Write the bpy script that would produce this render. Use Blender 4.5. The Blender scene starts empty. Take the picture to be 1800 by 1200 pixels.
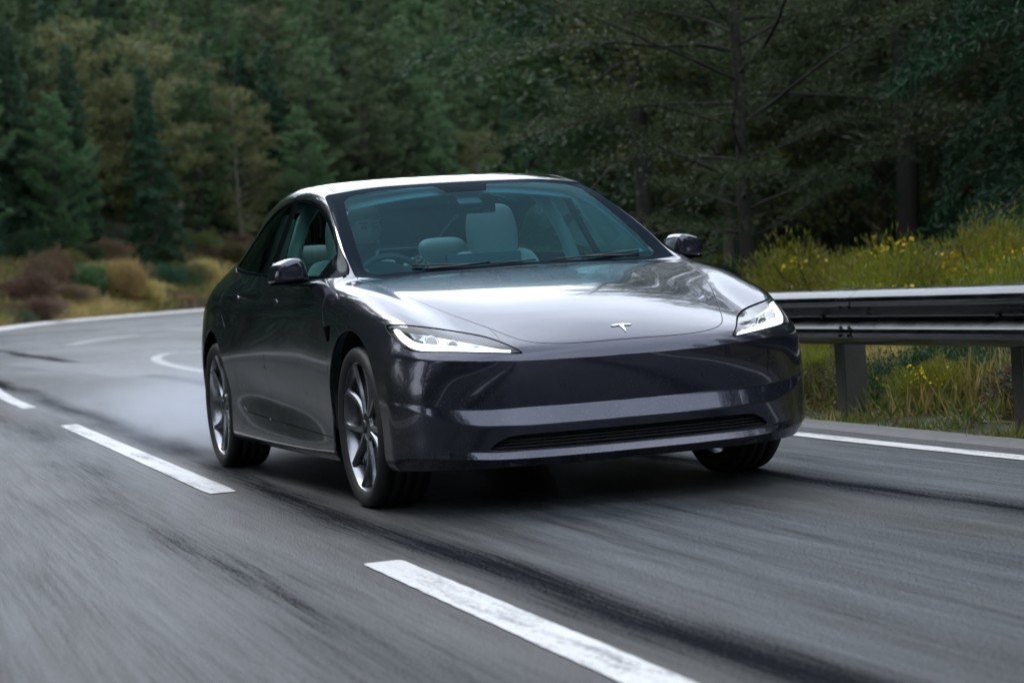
import bpy, bmesh, math, random
import numpy as np
from math import sin, cos, pi, radians
from mathutils import Vector, Matrix

SC = bpy.context.scene
COL = SC.collection

# ---------------------------------------------------------------- camera
cam_d = bpy.data.cameras.new('camera')
cam = bpy.data.objects.new('camera', cam_d); COL.objects.link(cam)
SC.camera = cam
CAM = np.array([8.77810627, -3.25127071, .909688])
yaw, pit, rol = radians(160.85608825), radians(-1.66740232), radians(-3.91422679)
fw = np.array([cos(pit) * cos(yaw), cos(pit) * sin(yaw), sin(pit)])
rt = np.cross(fw, [0, 0, 1]); rt /= np.linalg.norm(rt); upv = np.cross(rt, fw)
r2 = cos(rol) * rt + sin(rol) * upv; u2 = -sin(rol) * rt + cos(rol) * upv
cam.matrix_world = Matrix(((r2[0], u2[0], -fw[0], CAM[0]), (r2[1], u2[1], -fw[1], CAM[1]), (r2[2], u2[2], -fw[2], CAM[2]), (0, 0, 0, 1)))
cam_d.sensor_width = 36; cam_d.lens = 3853.69 / 1800 * 36
cam_d.clip_start = .1; cam_d.clip_end = 2000
# ---------------------------------------------------------------- world, sun, exposure
W = bpy.data.worlds.new('World'); SC.world = W; W.use_nodes = True
wn = W.node_tree; wn.nodes.clear()
wo = wn.nodes.new('ShaderNodeOutputWorld'); bg = wn.nodes.new('ShaderNodeBackground')
sky = wn.nodes.new('ShaderNodeTexSky'); sky.sky_type = 'NISHITA'; sky.sun_disc = False
SUN_EL, SUN_AZ = radians(48), radians(200)          # direction towards the sun: elevation, angle from +x counter-clockwise
sky.sun_elevation = SUN_EL; sky.sun_rotation = radians(90) - SUN_AZ
sky.altitude = 300; sky.air_density = 1.2; sky.dust_density = 2.5; sky.ozone_density = 1.5
# a broken grey cloud deck over the blue
tcw = wn.nodes.new('ShaderNodeTexCoord'); mpw = wn.nodes.new('ShaderNodeMapping'); mpw.inputs['Scale'].default_value = (1, 1, 2.2)
wn.links.new(tcw.outputs['Generated'], mpw.inputs['Vector'])
nzw = wn.nodes.new('ShaderNodeTexNoise'); nzw.inputs['Scale'].default_value = 2.3; nzw.inputs['Detail'].default_value = 6; nzw.inputs['Roughness'].default_value = .55
wn.links.new(mpw.outputs[0], nzw.inputs['Vector'])
crw = wn.nodes.new('ShaderNodeValToRGB'); e = crw.color_ramp.elements
e[0].position = .36; e[0].color = (5.6, 6.2, 7.2, 1); e[1].position = .66; e[1].color = (9.6, 10.2, 11.2, 1)
wn.links.new(nzw.outputs[0], crw.inputs[0])
mxw = wn.nodes.new('ShaderNodeMix'); mxw.data_type = 'RGBA'; mxw.inputs[0].default_value = .80
wn.links.new(sky.outputs[0], mxw.inputs[6]); wn.links.new(crw.outputs[0], mxw.inputs[7])
wn.links.new(mxw.outputs[2], bg.inputs[0]); bg.inputs[1].default_value = .12
wn.links.new(bg.outputs[0], wo.inputs[0])
sd = bpy.data.lights.new('sun', 'SUN'); sun = bpy.data.objects.new('sun', sd); COL.objects.link(sun)
sd.energy = .5; sd.angle = radians(22); sd.color = (1, .97, .93)
dv = Vector((cos(SUN_EL) * cos(SUN_AZ), cos(SUN_EL) * sin(SUN_AZ), sin(SUN_EL)))
sun.rotation_euler = dv.to_track_quat('Z', 'Y').to_euler(); sun.location = (0, 0, 60)
SC.view_settings.view_transform = 'Standard'; SC.view_settings.look = 'None'
SC.view_settings.exposure = 1.42; SC.view_settings.gamma = 1; SC.view_settings.use_curve_mapping = False
SC.render.engine = 'CYCLES'
SC.cycles.use_denoising = True; SC.cycles.max_bounces = 8; SC.cycles.transparent_max_bounces = 12
SC.cycles.diffuse_bounces = 3; SC.cycles.glossy_bounces = 4; SC.cycles.sample_clamp_indirect = 6; SC.cycles.caustics_reflective = False
SC.cycles.use_adaptive_sampling = True; SC.cycles.adaptive_threshold = .015
# lens: long telephoto, focused on the nose of the car
cam_d.dof.use_dof = True; cam_d.dof.focus_distance = 9.5; cam_d.dof.aperture_fstop = 3.6
# ---------------------------------------------------------------- helpers
def lerp(a, b, t): return a + (b - a) * t

def catmull(pts, n=8, closed=False):
    """smooth curve through pts (centripetal-ish Catmull-Rom)."""
    P = np.array(pts, float)
    m = len(P)
    out = []
    segs = m if closed else m - 1
    for i in range(segs):
        p1, p2 = P[i], P[(i + 1) % m]
        p0 = P[(i - 1) % m] if (closed or i > 0) else 2 * p1 - p2
        p3 = P[(i + 2) % m] if (closed or i + 2 < m) else 2 * p2 - p1
        for k in range(n):
            t = k / n
            out.append(.5 * ((2 * p1) + (p2 - p0) * t + (2 * p0 - 5 * p1 + 4 * p2 - p3) * t * t
                             + (3 * p1 - p0 - 3 * p2 + p3) * t ** 3))
    if not closed: out.append(P[-1])
    return np.array(out)

def mesh_obj(name, V, F, mat=None, parent=None, smooth=True, normals=None, mats=None, midx=None):
    me = bpy.data.meshes.new(name)
    V = np.asarray(V, float)
    me.from_pydata([tuple(v) for v in V.tolist()], [], [tuple(f) for f in (F.tolist() if hasattr(F, 'tolist') else F)])
    for m_ in (mats or ([mat] if mat else [])): me.materials.append(m_)
    if midx is not None: me.polygons.foreach_set('material_index', np.asarray(midx, dtype=np.int32))
    if smooth: me.polygons.foreach_set('use_smooth', [True] * len(me.polygons))
    me.update()
    if normals is not None:
        me.normals_split_custom_set_from_vertices([tuple(n) for n in np.asarray(normals).tolist()])
    o = bpy.data.objects.new(name, me)
    COL.objects.link(o)
    if parent: o.parent = parent
    return o

def link_bm(name, bm, mat, parent=None, smooth=True):
    me = bpy.data.meshes.new(name)
    bm.to_mesh(me); bm.free()
    if mat: me.materials.append(mat)
    if smooth: me.polygons.foreach_set('use_smooth', [True] * len(me.polygons))
    o = bpy.data.objects.new(name, me); COL.objects.link(o)
    if parent: o.parent = parent
    return o

def empty(name, loc=(0, 0, 0), rz=0):
    o = bpy.data.objects.new(name, None); COL.objects.link(o)
    o.location = loc; o.rotation_euler = (0, 0, rz); o.empty_display_size = .2
    return o

def tag(o, label=None, cat=None, group=None, kind=None):
    if label: o['label'] = label
    if cat: o['category'] = cat
    if group: o['group'] = group
    if kind: o['kind'] = kind
    return o

def tube(path, rad, seg=8, cap=True, closed=False):
    """swept tube; rad scalar or per point. returns V,F"""
    P = np.array(path, float); n = len(P)
    r = np.full(n, rad, float) if np.isscalar(rad) else np.array(rad, float)
    T = np.gradient(P, axis=0)
    if closed: T = np.roll(P, -1, 0) - np.roll(P, 1, 0)
    T /= np.linalg.norm(T, axis=1)[:, None] + 1e-12
    up = np.array([0, 0, 1.0])
    if abs(T[0] @ up) > .9: up = np.array([0, 1.0, 0])
    a = np.cross(T[0], up); a /= np.linalg.norm(a)
    V = []
    for i in range(n):
        a = a - T[i] * (a @ T[i]); a /= np.linalg.norm(a) + 1e-12
        b = np.cross(T[i], a)
        for k in range(seg):
            t = 2 * pi * k / seg
            V.append(P[i] + r[i] * (cos(t) * a + sin(t) * b))
    F = []
    for i in range(n if closed else n - 1):
        j = (i + 1) % n
        for k in range(seg):
            l = (k + 1) % seg
            F.append((i * seg + k, i * seg + l, j * seg + l, j * seg + k))
    if cap and not closed:
        F.append(tuple(range(seg - 1, -1, -1))); F.append(tuple((n - 1) * seg + k for k in range(seg)))
    return np.array(V), F

def lathe(profile, axis='y', seg=48, a0=0, a1=2 * pi):
    """profile [(r, h)] revolved about axis. returns V,F"""
    V, F = [], []
    full = abs(a1 - a0 - 2 * pi) < 1e-6
    cols = seg if full else seg + 1
    for i in range(cols):
        t = a0 + (a1 - a0) * i / seg
        for r, h in profile:
            if axis == 'y': V.append((r * cos(t), h, r * sin(t)))
            elif axis == 'z': V.append((r * cos(t), r * sin(t), h))
            else: V.append((h, r * cos(t), r * sin(t)))
    m = len(profile)
    for i in range(seg):
        j = (i + 1) % cols
        for k in range(m - 1):
            F.append((i * m + k, j * m + k, j * m + k + 1, i * m + k + 1))
    return np.array(V), F

def join(*vf):
    V, F, o = [], [], 0
    for v, f in vf:
        v = np.asarray(v, float)
        V.append(v); F += [tuple(int(i) + o for i in q) for q in f]; o += len(v)
    return np.concatenate(V), F

def box(c, s, rot=None):
    c = np.array(c, float); h = np.array(s, float) / 2
    V = np.array([(x, y, z) for x in (-1, 1) for y in (-1, 1) for z in (-1, 1)], float) * h
    if rot is not None: V = V @ np.array(Matrix.Rotation(rot[1], 3, rot[0])).T
    return V + c, [(0, 1, 3, 2), (4, 6, 7, 5), (0, 4, 5, 1), (2, 3, 7, 6), (0, 2, 6, 4), (1, 5, 7, 3)]

def bevel_box(name, c, s, mat, parent, bev=.01, seg=3, rot=None):
    bm = bmesh.new()
    bmesh.ops.create_cube(bm, size=1)
    bmesh.ops.scale(bm, vec=s, verts=bm.verts)
    bmesh.ops.bevel(bm, geom=bm.edges[:], offset=bev, segments=seg, affect='EDGES', profile=.6)
    if rot: bmesh.ops.rotate(bm, cent=(0, 0, 0), matrix=Matrix.Rotation(rot[1], 3, rot[0]), verts=bm.verts)
    bmesh.ops.translate(bm, vec=c, verts=bm.verts)
    o = link_bm(name, bm, mat, parent)
    return o

def poly_sdf(P, poly, closed=True):
    """signed distance (neg inside) of 2D points to polygon"""
    P = np.asarray(P, float); Q = np.asarray(poly, float)
    A = Q if closed else Q[:-1]; B = np.roll(Q, -1, 0) if closed else Q[1:]
    d2 = np.full(len(P), 1e9); ins = np.zeros(len(P), bool)
    for a, b in zip(A, B):
        ab = b - a; L = ab @ ab
        if L < 1e-14: continue
        t = np.clip(((P - a) @ ab) / L, 0, 1)
        d = P - a - t[:, None] * ab
        d2 = np.minimum(d2, (d * d).sum(1))
        if closed:
            c = (a[1] > P[:, 1]) != (b[1] > P[:, 1])
            with np.errstate(divide='ignore', invalid='ignore'):
                xi = a[0] + (P[:, 1] - a[1]) * (b[0] - a[0]) / (b[1] - a[1])
            ins ^= c & (P[:, 0] < xi)
    d = np.sqrt(d2)
    return np.where(ins, -d, d) if closed else d

def clip_mesh(A, T, f):
    """split triangles T (attributes A[n,k]) along f=0 -> (A2, Tin(f<0), Tout)"""
    f = np.where(np.abs(f) < 1e-7, 1e-7, f)
    s = f < 0; c = s[T].sum(1)
    Ti, To = T[c == 3], T[c == 0]
    M = T[(c == 1) | (c == 2)]
    if len(M) == 0: return A, Ti, To
    sm = s[M]; cm = sm.sum(1)
    lone = np.where(cm == 1, np.argmax(sm, 1), np.argmin(sm, 1))
    idx = (lone[:, None] + np.arange(3)) % 3
    M = np.take_along_axis(M, idx, 1)
    a, b, d = M[:, 0], M[:, 1], M[:, 2]
    E = np.sort(np.concatenate([np.stack([a, b], 1), np.stack([a, d], 1)]), 1)
    U, inv = np.unique(E, axis=0, return_inverse=True)
    inv = inv.reshape(-1)
    t = f[U[:, 0]] / (f[U[:, 0]] - f[U[:, 1]])
    NA = A[U[:, 0]] + t[:, None] * (A[U[:, 1]] - A[U[:, 0]])
    n = len(A); p = n + inv[:len(M)]; q = n + inv[len(M):]
    l3 = np.stack([a, p, q], 1); r1 = np.stack([p, b, d], 1); r2 = np.stack([p, d, q], 1)
    k = cm == 1
    Ti = np.concatenate([Ti, l3[k], r1[~k], r2[~k]])
    To = np.concatenate([To, l3[~k], r1[k], r2[k]])
    return np.concatenate([A, NA]), Ti, To

def compact(A, T):
    u, inv = np.unique(T, return_inverse=True)
    return A[u], inv.reshape(T.shape)
# ---------------------------------------------------------------- materials
def new_mat(name):
    m = bpy.data.materials.new(name); m.use_nodes = True
    nt = m.node_tree; nt.nodes.clear()
    out = nt.nodes.new('ShaderNodeOutputMaterial')
    return m, nt, out

class NB:
    """tiny node builder"""
    def __init__(s, nt): s.nt = nt
    def n(s, t, **k):
        nd = s.nt.nodes.new('ShaderNode' + t)
        for a, b in k.items():
            if a in nd.inputs: nd.inputs[a].default_value = b
            else: setattr(nd, a, b)
        return nd
    def l(s, a, b): s.nt.links.new(a, b)
    def math(s, op, a, b=None, c=None, clamp=False):
        nd = s.nt.nodes.new('ShaderNodeMath'); nd.operation = op; nd.use_clamp = clamp
        for i, v in enumerate((a, b, c)):
            if v is None: continue
            if isinstance(v, (int, float)): nd.inputs[i].default_value = v
            else: s.l(v, nd.inputs[i])
        return nd.outputs[0]
    def mix(s, f, a, b):
        nd = s.nt.nodes.new('ShaderNodeMix'); nd.data_type = 'RGBA'
        for i, v in ((0, f), (6, a), (7, b)):
            if isinstance(v, (int, float)): nd.inputs[i].default_value = v
            elif isinstance(v, tuple): nd.inputs[i].default_value = v if len(v) == 4 else (*v, 1)
            else: s.l(v, nd.inputs[i])
        return nd.outputs[2]
    def ramp(s, f, stops, interp='LINEAR'):
        nd = s.nt.nodes.new('ShaderNodeValToRGB'); e = nd.color_ramp.elements; nd.color_ramp.interpolation = interp
        while len(e) < len(stops): e.new(.5)
        for x, (p, c) in zip(e, stops):
            x.position = p; x.color = (c, c, c, 1) if isinstance(c, (int, float)) else (*c, 1)
        s.l(f, nd.inputs[0]); return nd.outputs[0]
    def noise(s, vec, scale, detail=4, rough=.55, dim='3D'):
        nd = s.nt.nodes.new('ShaderNodeTexNoise'); nd.noise_dimensions = dim
        nd.inputs['Scale'].default_value = scale; nd.inputs['Detail'].default_value = detail; nd.inputs['Roughness'].default_value = rough
        if vec is not None: s.l(vec, nd.inputs['Vector'])
        return nd.outputs[0]
    def mapping(s, vec, scale=(1, 1, 1), rot=(0, 0, 0), loc=(0, 0, 0)):
        nd = s.nt.nodes.new('ShaderNodeMapping')
        nd.inputs['Scale'].default_value = scale; nd.inputs['Rotation'].default_value = rot; nd.inputs['Location'].default_value = loc
        s.l(vec, nd.inputs['Vector']); return nd.outputs[0]

def simple(name, col, rough=.5, metal=0., spec=.5, noise=0., nscale=30., bump=0., coat=0., trans=0.):
    m, nt, out = new_mat(name); b = NB(nt)
    p = b.n('BsdfPrincipled'); b.l(p.outputs[0], out.inputs[0])
    p.inputs['Roughness'].default_value = rough; p.inputs['Metallic'].default_value = metal
    p.inputs['Specular IOR Level'].default_value = spec; p.inputs['Coat Weight'].default_value = coat
    p.inputs['Coat Roughness'].default_value = .05
    tc = b.n('TexCoord')
    if noise > 0:
        nz = b.noise(tc.outputs['Object'], nscale)
        c = b.mix(nz, tuple(max(0, v * (1 - noise)) for v in col), tuple(v * (1 + noise) for v in col))
        b.l(c, p.inputs['Base Color'])
        r = b.math('MULTIPLY_ADD', nz, .25, rough - .125, clamp=True); b.l(r, p.inputs['Roughness'])
    else: p.inputs['Base Color'].default_value = (*col, 1)
    if bump > 0:
        bm_ = b.n('Bump', Strength=bump, Distance=.01); b.l(b.noise(tc.outputs['Object'], nscale * 3), bm_.inputs['Height'])
        b.l(bm_.outputs[0], p.inputs['Normal'])
    m.diffuse_color = (*col, 1)
    return m

def paint_mat():
    m, nt, out = new_mat('dark_metallic_paint'); b = NB(nt)
    p = b.n('BsdfPrincipled'); b.l(p.outputs[0], out.inputs[0])
    tc = b.n('TexCoord'); ob = tc.outputs['Object']
    geo = b.n('NewGeometry')
    # road film and droplets
    film = b.noise(ob, 5, 6, .65)
    grit = b.noise(b.mapping(ob, (60, 60, 60)), 2, 3, .7)
    low = b.n('SeparateXYZ'); b.l(ob, low.inputs[0])
    lowm = b.math('MULTIPLY_ADD', low.outputs[2], -1.5, 1.15, clamp=True)
    dirt = b.math('MULTIPLY', b.ramp(grit, [(.60, 0), (.67, 1)]), b.math('MULTIPLY', lowm, b.ramp(film, [(.35, .2), (.65, 1)])))
    flake = b.noise(b.mapping(ob, (900, 900, 900)), 1, 1, .5)
    base = b.mix(flake, (.022, .024, .038), (.040, .043, .065))
    col = b.mix(b.math('MULTIPLY', dirt, .55), base, (.22, .22, .21))
    b.l(col, p.inputs['Base Color'])
    p.inputs['Metallic'].default_value = .72
    rg = b.math('MULTIPLY_ADD', film, .05, .15); rg = b.math('MULTIPLY_ADD', dirt, .35, rg, clamp=True)
    b.l(rg, p.inputs['Roughness'])
    nrm = b.n('SeparateXYZ'); b.l(geo.outputs['Normal'], nrm.inputs[0])
    flank = b.ramp(b.math('ABSOLUTE', nrm.outputs[1]), [(.70, 0), (.92, 1)])
    hz = b.math('MULTIPLY_ADD', low.outputs[2], -3.2, 2.9, clamp=True)          # grey road film on the flanks, heavier low down
    muck = b.math('MULTIPLY', flank, b.math('MULTIPLY', hz, b.math('MULTIPLY_ADD', film, .6, .45)), clamp=True)
    b.l(b.mix(muck, col, (.030, .031, .030)), p.inputs['Base Color'])
    b.l(b.math('MULTIPLY_ADD', muck, -.70, .72), p.inputs['Metallic'])
    b.l(b.math('MULTIPLY_ADD', muck, -.80, 1.0), p.inputs['Coat Weight']); p.inputs['Coat IOR'].default_value = 1.52
    b.l(b.math('MULTIPLY_ADD', dirt, .30, .015, clamp=True), p.inputs['Coat Roughness'])
    # rain beads: two sizes
    hs = []
    for sc, th in ((150, .28), (330, .33)):
        v = nt.nodes.new('ShaderNodeTexVoronoi'); v.inputs['Scale'].default_value = sc; b.l(ob, v.inputs['Vector'])
        bead = b.math('SUBTRACT', th, v.outputs['Distance'], clamp=True)
        wn = nt.nodes.new('ShaderNodeTexWhiteNoise'); b.l(v.outputs['Position'], wn.inputs['Vector'])
        on = b.math('GREATER_THAN', wn.outputs['Value'], .72)
        hs.append(b.math('MULTIPLY', b.math('POWER', bead, .6), on))
    h = b.math('ADD', hs[0], b.math('MULTIPLY', hs[1], .5))
    wet = b.ramp(b.noise(ob, 2.2, 4, .6), [(.40, 0), (.60, 1)])
    h = b.math('MULTIPLY', h, wet)
    bp = b.n('Bump', Strength=.35, Distance=.004); b.l(h, bp.inputs['Height'])
    b.l(bp.outputs[0], p.inputs['Coat Normal'])
    return m

def thin_glass(name, tint, refl=(1, 1, 1), ior=1.52, rough=.0, film=0., k=1.7):
    m, nt, out = new_mat(name); b = NB(nt)
    tr = b.n('BsdfTransparent'); tr.inputs[0].default_value = (*tint, 1)
    gl = b.n('BsdfGlossy'); gl.inputs['Color'].default_value = (*refl, 1); gl.inputs['Roughness'].default_value = rough
    fr = b.n('Fresnel'); fr.inputs[0].default_value = ior
    # both faces of the pane reflect
    f2 = b.math('MULTIPLY', fr.outputs[0], k, clamp=True)
    mx = b.n('MixShader'); b.l(f2, mx.inputs[0]); b.l(tr.outputs[0], mx.inputs[1]); b.l(gl.outputs[0], mx.inputs[2])
    tc = b.n('TexCoord')
    v = nt.nodes.new('ShaderNodeTexVoronoi'); v.inputs['Scale'].default_value = 170; b.l(tc.outputs['Object'], v.inputs['Vector'])
    wn = nt.nodes.new('ShaderNodeTexWhiteNoise'); b.l(v.outputs['Position'], wn.inputs['Vector'])
    bead = b.math('MULTIPLY', b.math('SUBTRACT', .28, v.outputs['Distance'], clamp=True), b.math('GREATER_THAN', wn.outputs['Value'], .8))
    bp = b.n('Bump', Strength=.15, Distance=.003); b.l(bead, bp.inputs['Height']); b.l(bp.outputs[0], gl.inputs['Normal'])
    if film > 0:
        df = b.n('BsdfDiffuse'); df.inputs[0].default_value = (.35, .4, .42, 1)
        m2 = b.n('MixShader'); m2.inputs[0].default_value = film
        b.l(mx.outputs[0], m2.inputs[1]); b.l(df.outputs[0], m2.inputs[2]); b.l(m2.outputs[0], out.inputs[0])
    else: b.l(mx.outputs[0], out.inputs[0])
    return m

def deep_black(name, col, k, rough):
    """black glass-like surface with a weak clear reflection"""
    m, nt, out = new_mat(name); b = NB(nt)
    d = b.n('BsdfDiffuse'); d.inputs[0].default_value = (*col, 1)
    g = b.n('BsdfGlossy'); g.inputs['Roughness'].default_value = rough; g.inputs['Color'].default_value = (.75, .88, 1, 1)
    fr = b.n('Fresnel'); fr.inputs[0].default_value = 1.45
    mx = b.n('MixShader'); b.l(b.math('MULTIPLY', fr.outputs[0], k), mx.inputs[0]); b.l(d.outputs[0], mx.inputs[1]); b.l(g.outputs[0], mx.inputs[2])
    b.l(mx.outputs[0], out.inputs[0]); return m

def emit(name, col, s):
    m, nt, out = new_mat(name); b = NB(nt)
    e = b.n('Emission', Strength=s); e.inputs[0].default_value = (*col, 1); b.l(e.outputs[0], out.inputs[0])
    return m

M = dict(
    paint=paint_mat(),
    black=simple('black_plastic', (.012, .012, .013), .42, bump=.08, nscale=120),
    gloss=deep_black('gloss_black_trim', (.004, .005, .006), .12, .08),
    inner=simple('dark_underlayer', (.006, .006, .007), .8),
    tyre=simple('tyre_rubber', (.018, .018, .019), .62, noise=.25, nscale=25, bump=.15),
    rim=simple('silver_grey_alloy', (.30, .31, .33), .24, metal=.95, noise=.12, nscale=12),
    rimd=simple('dark_alloy', (.07, .072, .078), .35, metal=.6, noise=.2, nscale=12),
    disc=simple('brake_steel', (.22, .21, .20), .35, metal=1., noise=.2, nscale=30),
    ws=thin_glass('windshield_glass', (.34, .68, .74), (.42, .86, 1.0), 1.5, k=.25),
    sideg=thin_glass('side_window_glass', (.50, .80, .76), (.8, .97, 1.0), 1.5, k=.55),
    roofg=thin_glass('dark_tinted_roof_glass', (.34, .38, .38), (1, 1, 1), 1.55, k=1.3),
    frit=deep_black('black_ceramic_border', (.004, .008, .013), .075, .03),
    lens=thin_glass('clear_headlight_cover', (.93, .95, .96), (1, 1, 1), 1.42),
    chrome=simple('bright_metal', (.75, .76, .78), .08, metal=1.),
    emblem=simple('white_satin_emblem', (.86, .87, .88), .3),
    mirrorg=simple('mirror_glass', (.8, .85, .9), .02, metal=1.),
    led=emit('white_light_guide', (.92, .97, 1.0), 1.15),
    led2=emit('lamp_glow', (.85, .93, 1.0), .16),
    refl=simple('lamp_reflector', (.55, .58, .62), .12, metal=1.),
    seat=simple('white_seat_upholstery', (.55, .60, .60), .55, noise=.06, nscale=20, bump=.05),
    lining=simple('grey_headliner', (.20, .22, .22), .8, noise=.05),
    dark=simple('dark_cabin_trim', (.025, .03, .034), .6, noise=.2),
    screen=simple('dark_glass_screen', (.004, .005, .006), .05, coat=1.),
    skin=simple('skin', (.15, .085, .06), .5, noise=.06, nscale=40),
    shirt=simple('dark_cloth', (.02, .022, .03), .85, noise=.25, nscale=60),
    hair=simple('dark_hair', (.02, .014, .01), .6, noise=.4, nscale=90),
)
# ---------------------------------------------------------------- terrain, road, markings
rng = np.random.default_rng(7)
LEFT = np.array([(140, -9.5), (60, -5.6), (20, -5.1), (4, -4.9), (-16, -4.3), (-50, -1.2), (-80, 3.0), (-107, 8.7), (-133, 15.6), (-155, 29.2), (-175, 48), (-205, 85), (-240, 130)], float)
RIGHT = np.array([(140, -1.5), (60, 1.0), (20, 1.85), (8, 2.0), (.4, 2.02), (-1.9, 2.07), (-6, 2.25), (-12, 2.9), (-20, 4.6), (-30, 8.0), (-50, 17), (-80, 32), (-115, 52), (-150, 82), (-190, 125)], float)
CENTRE = np.array([(140, -6.4), (60, -3.46), (30, -2.365), (20, -2.0), (12, -1.708), (4, -1.416), (-4, -1.124), (-10, -.90), (-16, -.66), (-24, -.05), (-32, 1.0), (-50, 5.0), (-75, 12), (-107, 22)], float)
Lc, Rc, Cc = catmull(LEFT, 10), catmull(RIGHT, 10), catmull(CENTRE, 12)

def resample(P, n):
    d = np.concatenate([[0], np.cumsum(np.linalg.norm(np.diff(P, axis=0), axis=1))]); t = np.linspace(0, d[-1], n)
    return np.stack([np.interp(t, d, P[:, k]) for k in range(P.shape[1])], 1)

def strip(A_, B_, nu, nv, z):
    # uniform-in-x near the car, coarser away
    tt = np.linspace(0, 1, nu)
    a = resample(A_, nu); b = resample(B_, nu)
    V = [(*lerp(a[i], b[i], j / nv), z) for i in range(nu) for j in range(nv + 1)]
    F = [(i * (nv + 1) + j, (i + 1) * (nv + 1) + j, (i + 1) * (nv + 1) + j + 1, i * (nv + 1) + j + 1) for i in range(nu - 1) for j in range(nv)]
    return V, F

def asphalt():
    m, nt, out = new_mat('wet_asphalt'); b = NB(nt)
    p = b.n('BsdfPrincipled'); b.l(p.outputs[0], out.inputs[0])
    ob = b.n('TexCoord').outputs['Object']
    # rotate so that u runs along the road near the car
    al = b.mapping(ob, (1, 1, 1), (0, 0, radians(2.0)))
    stretch = b.mapping(al, (.055, 1.0, 1))
    sp = b.n('SeparateXYZ'); b.l(al, sp.inputs[0]); y = sp.outputs[1]
    wob = b.math('MULTIPLY', b.math('SUBTRACT', b.noise(b.mapping(al, (.10, .10, .1)), 1, 3), .5), .8)
    yy = b.math('ADD', y, wob)
    def band(c, w, s):
        d = b.math('DIVIDE', b.math('ABSOLUTE', b.math('SUBTRACT', yy, c)), w)
        return b.math('MULTIPLY', b.math('SUBTRACT', 1, d, clamp=True), s)
    tr = b.math('ADD', b.math('ADD', band(-.99, .20, 1.3), band(.80, .20, 1.4)), b.math('ADD', band(-1.66, .26, .5), band(-3.4, .4, .8)))
    brk = b.ramp(b.noise(b.mapping(al, (.12, .8, 1), (0, 0, 0), (3, 2, 0)), 1, 5, .6), [(.36, 0), (.58, 1)])
    track = b.math('MULTIPLY', tr, b.math('MULTIPLY_ADD', brk, .55, .35), clamp=True)
    st1 = b.noise(b.mapping(al, (.22, 5, 1)), 1.4, 6, .68)
    st2 = b.noise(b.mapping(al, (.9, 42, 1)), 1.2, 4, .7)
    grain = b.noise(al, 95, 4, .75)
    agg = nt.nodes.new('ShaderNodeTexVoronoi'); agg.inputs['Scale'].default_value = 110; b.l(b.mapping(al, (.7, 1, 1)), agg.inputs['Vector'])
    patch = b.ramp(b.noise(b.mapping(al, (.09, .45, 1), (0, 0, 0), (11, 5, 0)), 1, 5, .6), [(.42, 0), (.60, 1)])
    v = b.math('ADD', b.math('MULTIPLY', st1, .52), b.math('MULTIPLY', st2, .48))
    v = b.math('MULTIPLY_ADD', b.math('SUBTRACT', grain, .5), 1.0, v)
    v = b.ramp(v, [(.34, 0), (.66, 1)])
    base = b.mix(v, (.004, .005, .006), (.072, .085, .094))
    tint = b.ramp(b.noise(b.mapping(al, (.15, 1.1, 1), (0, 0, 0), (4, 7, 0)), 1, 4, .6), [(.40, 0), (.62, 1)])
    base = b.mix(b.math('MULTIPLY', tint, .55), base, (.050, .047, .041))
    base = b.mix(b.math('MULTIPLY', patch, .40), base, (.050, .048, .044))
    base = b.mix(b.math('MULTIPLY', track, .85), base, (.006, .007, .010))
    b.l(base, p.inputs['Base Color'])
    r = b.math('MULTIPLY_ADD', st1, .25, .36); r = b.math('MULTIPLY_ADD', grain, .12, r)
    wet = b.ramp(b.noise(b.mapping(al, (.07, .30, 1), (0, 0, 0), (1, 9, 0)), 1, 4, .55), [(.40, 0), (.62, 1)])
    r = b.math('MULTIPLY_ADD', wet, -.20, r); r = b.math('MULTIPLY_ADD', track, .25, r, clamp=True)
    b.l(r, p.inputs['Roughness']); b.l(b.math('MULTIPLY_ADD', track, -.26, b.math('MULTIPLY_ADD', v, .30, .08), clamp=True), p.inputs['Specular IOR Level'])
    h = b.math('MULTIPLY_ADD', agg.outputs['Distance'], .6, grain)
    bp = b.n('Bump', Strength=.75, Distance=.006); b.l(h, bp.inputs['Height']); b.l(bp.outputs[0], p.inputs['Normal'])
    return m
MA = asphalt()
V, F = strip(Lc, Rc, 260, 12, 0.0)
road = mesh_obj('road', V, F, MA, smooth=False); tag(road, kind='structure')

def paint_white(name, wear=.35):
    m, nt, out = new_mat(name); b = NB(nt)
    p = b.n('BsdfPrincipled'); b.l(p.outputs[0], out.inputs[0]); ob = b.n('TexCoord').outputs['Object']
    g = b.noise(ob, 70, 5, .7); w_ = b.noise(b.mapping(ob, (.6, 6, 1)), 2.2, 5, .65)
    mk = b.ramp(b.math('ADD', b.math('MULTIPLY', g, .5), b.math('MULTIPLY', w_, .5)), [(.57 - wear * .25, 1), (.64 - wear * .1, 0)])
    b.l(b.mix(mk, (.10, .10, .10), (.56, .56, .55)), p.inputs['Base Color'])
    p.inputs['Roughness'].default_value = .38
    bp = b.n('Bump', Strength=.3, Distance=.003); b.l(g, bp.inputs['Height']); b.l(bp.outputs[0], p.inputs['Normal'])
    return m
MW = paint_white('road_paint', .30); MW2 = paint_white('worn_road_paint', .6)

def ribbon(path, w, z=.004, thick=.0):
    P = np.array(path, float); T_ = np.gradient(P, axis=0); T_ /= np.linalg.norm(T_, axis=1)[:, None]
    Nn = np.stack([-T_[:, 1], T_[:, 0]], 1); n = len(P)
    w = np.full(n, w) if np.isscalar(w) else np.array(w)
    V = [(*(P[i] + Nn[i] * w[i] / 2), z) for i in range(n)] + [(*(P[i] - Nn[i] * w[i] / 2), z) for i in range(n)]
    return V, [(i, n + i, n + i + 1, i + 1) for i in range(n - 1)]

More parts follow.
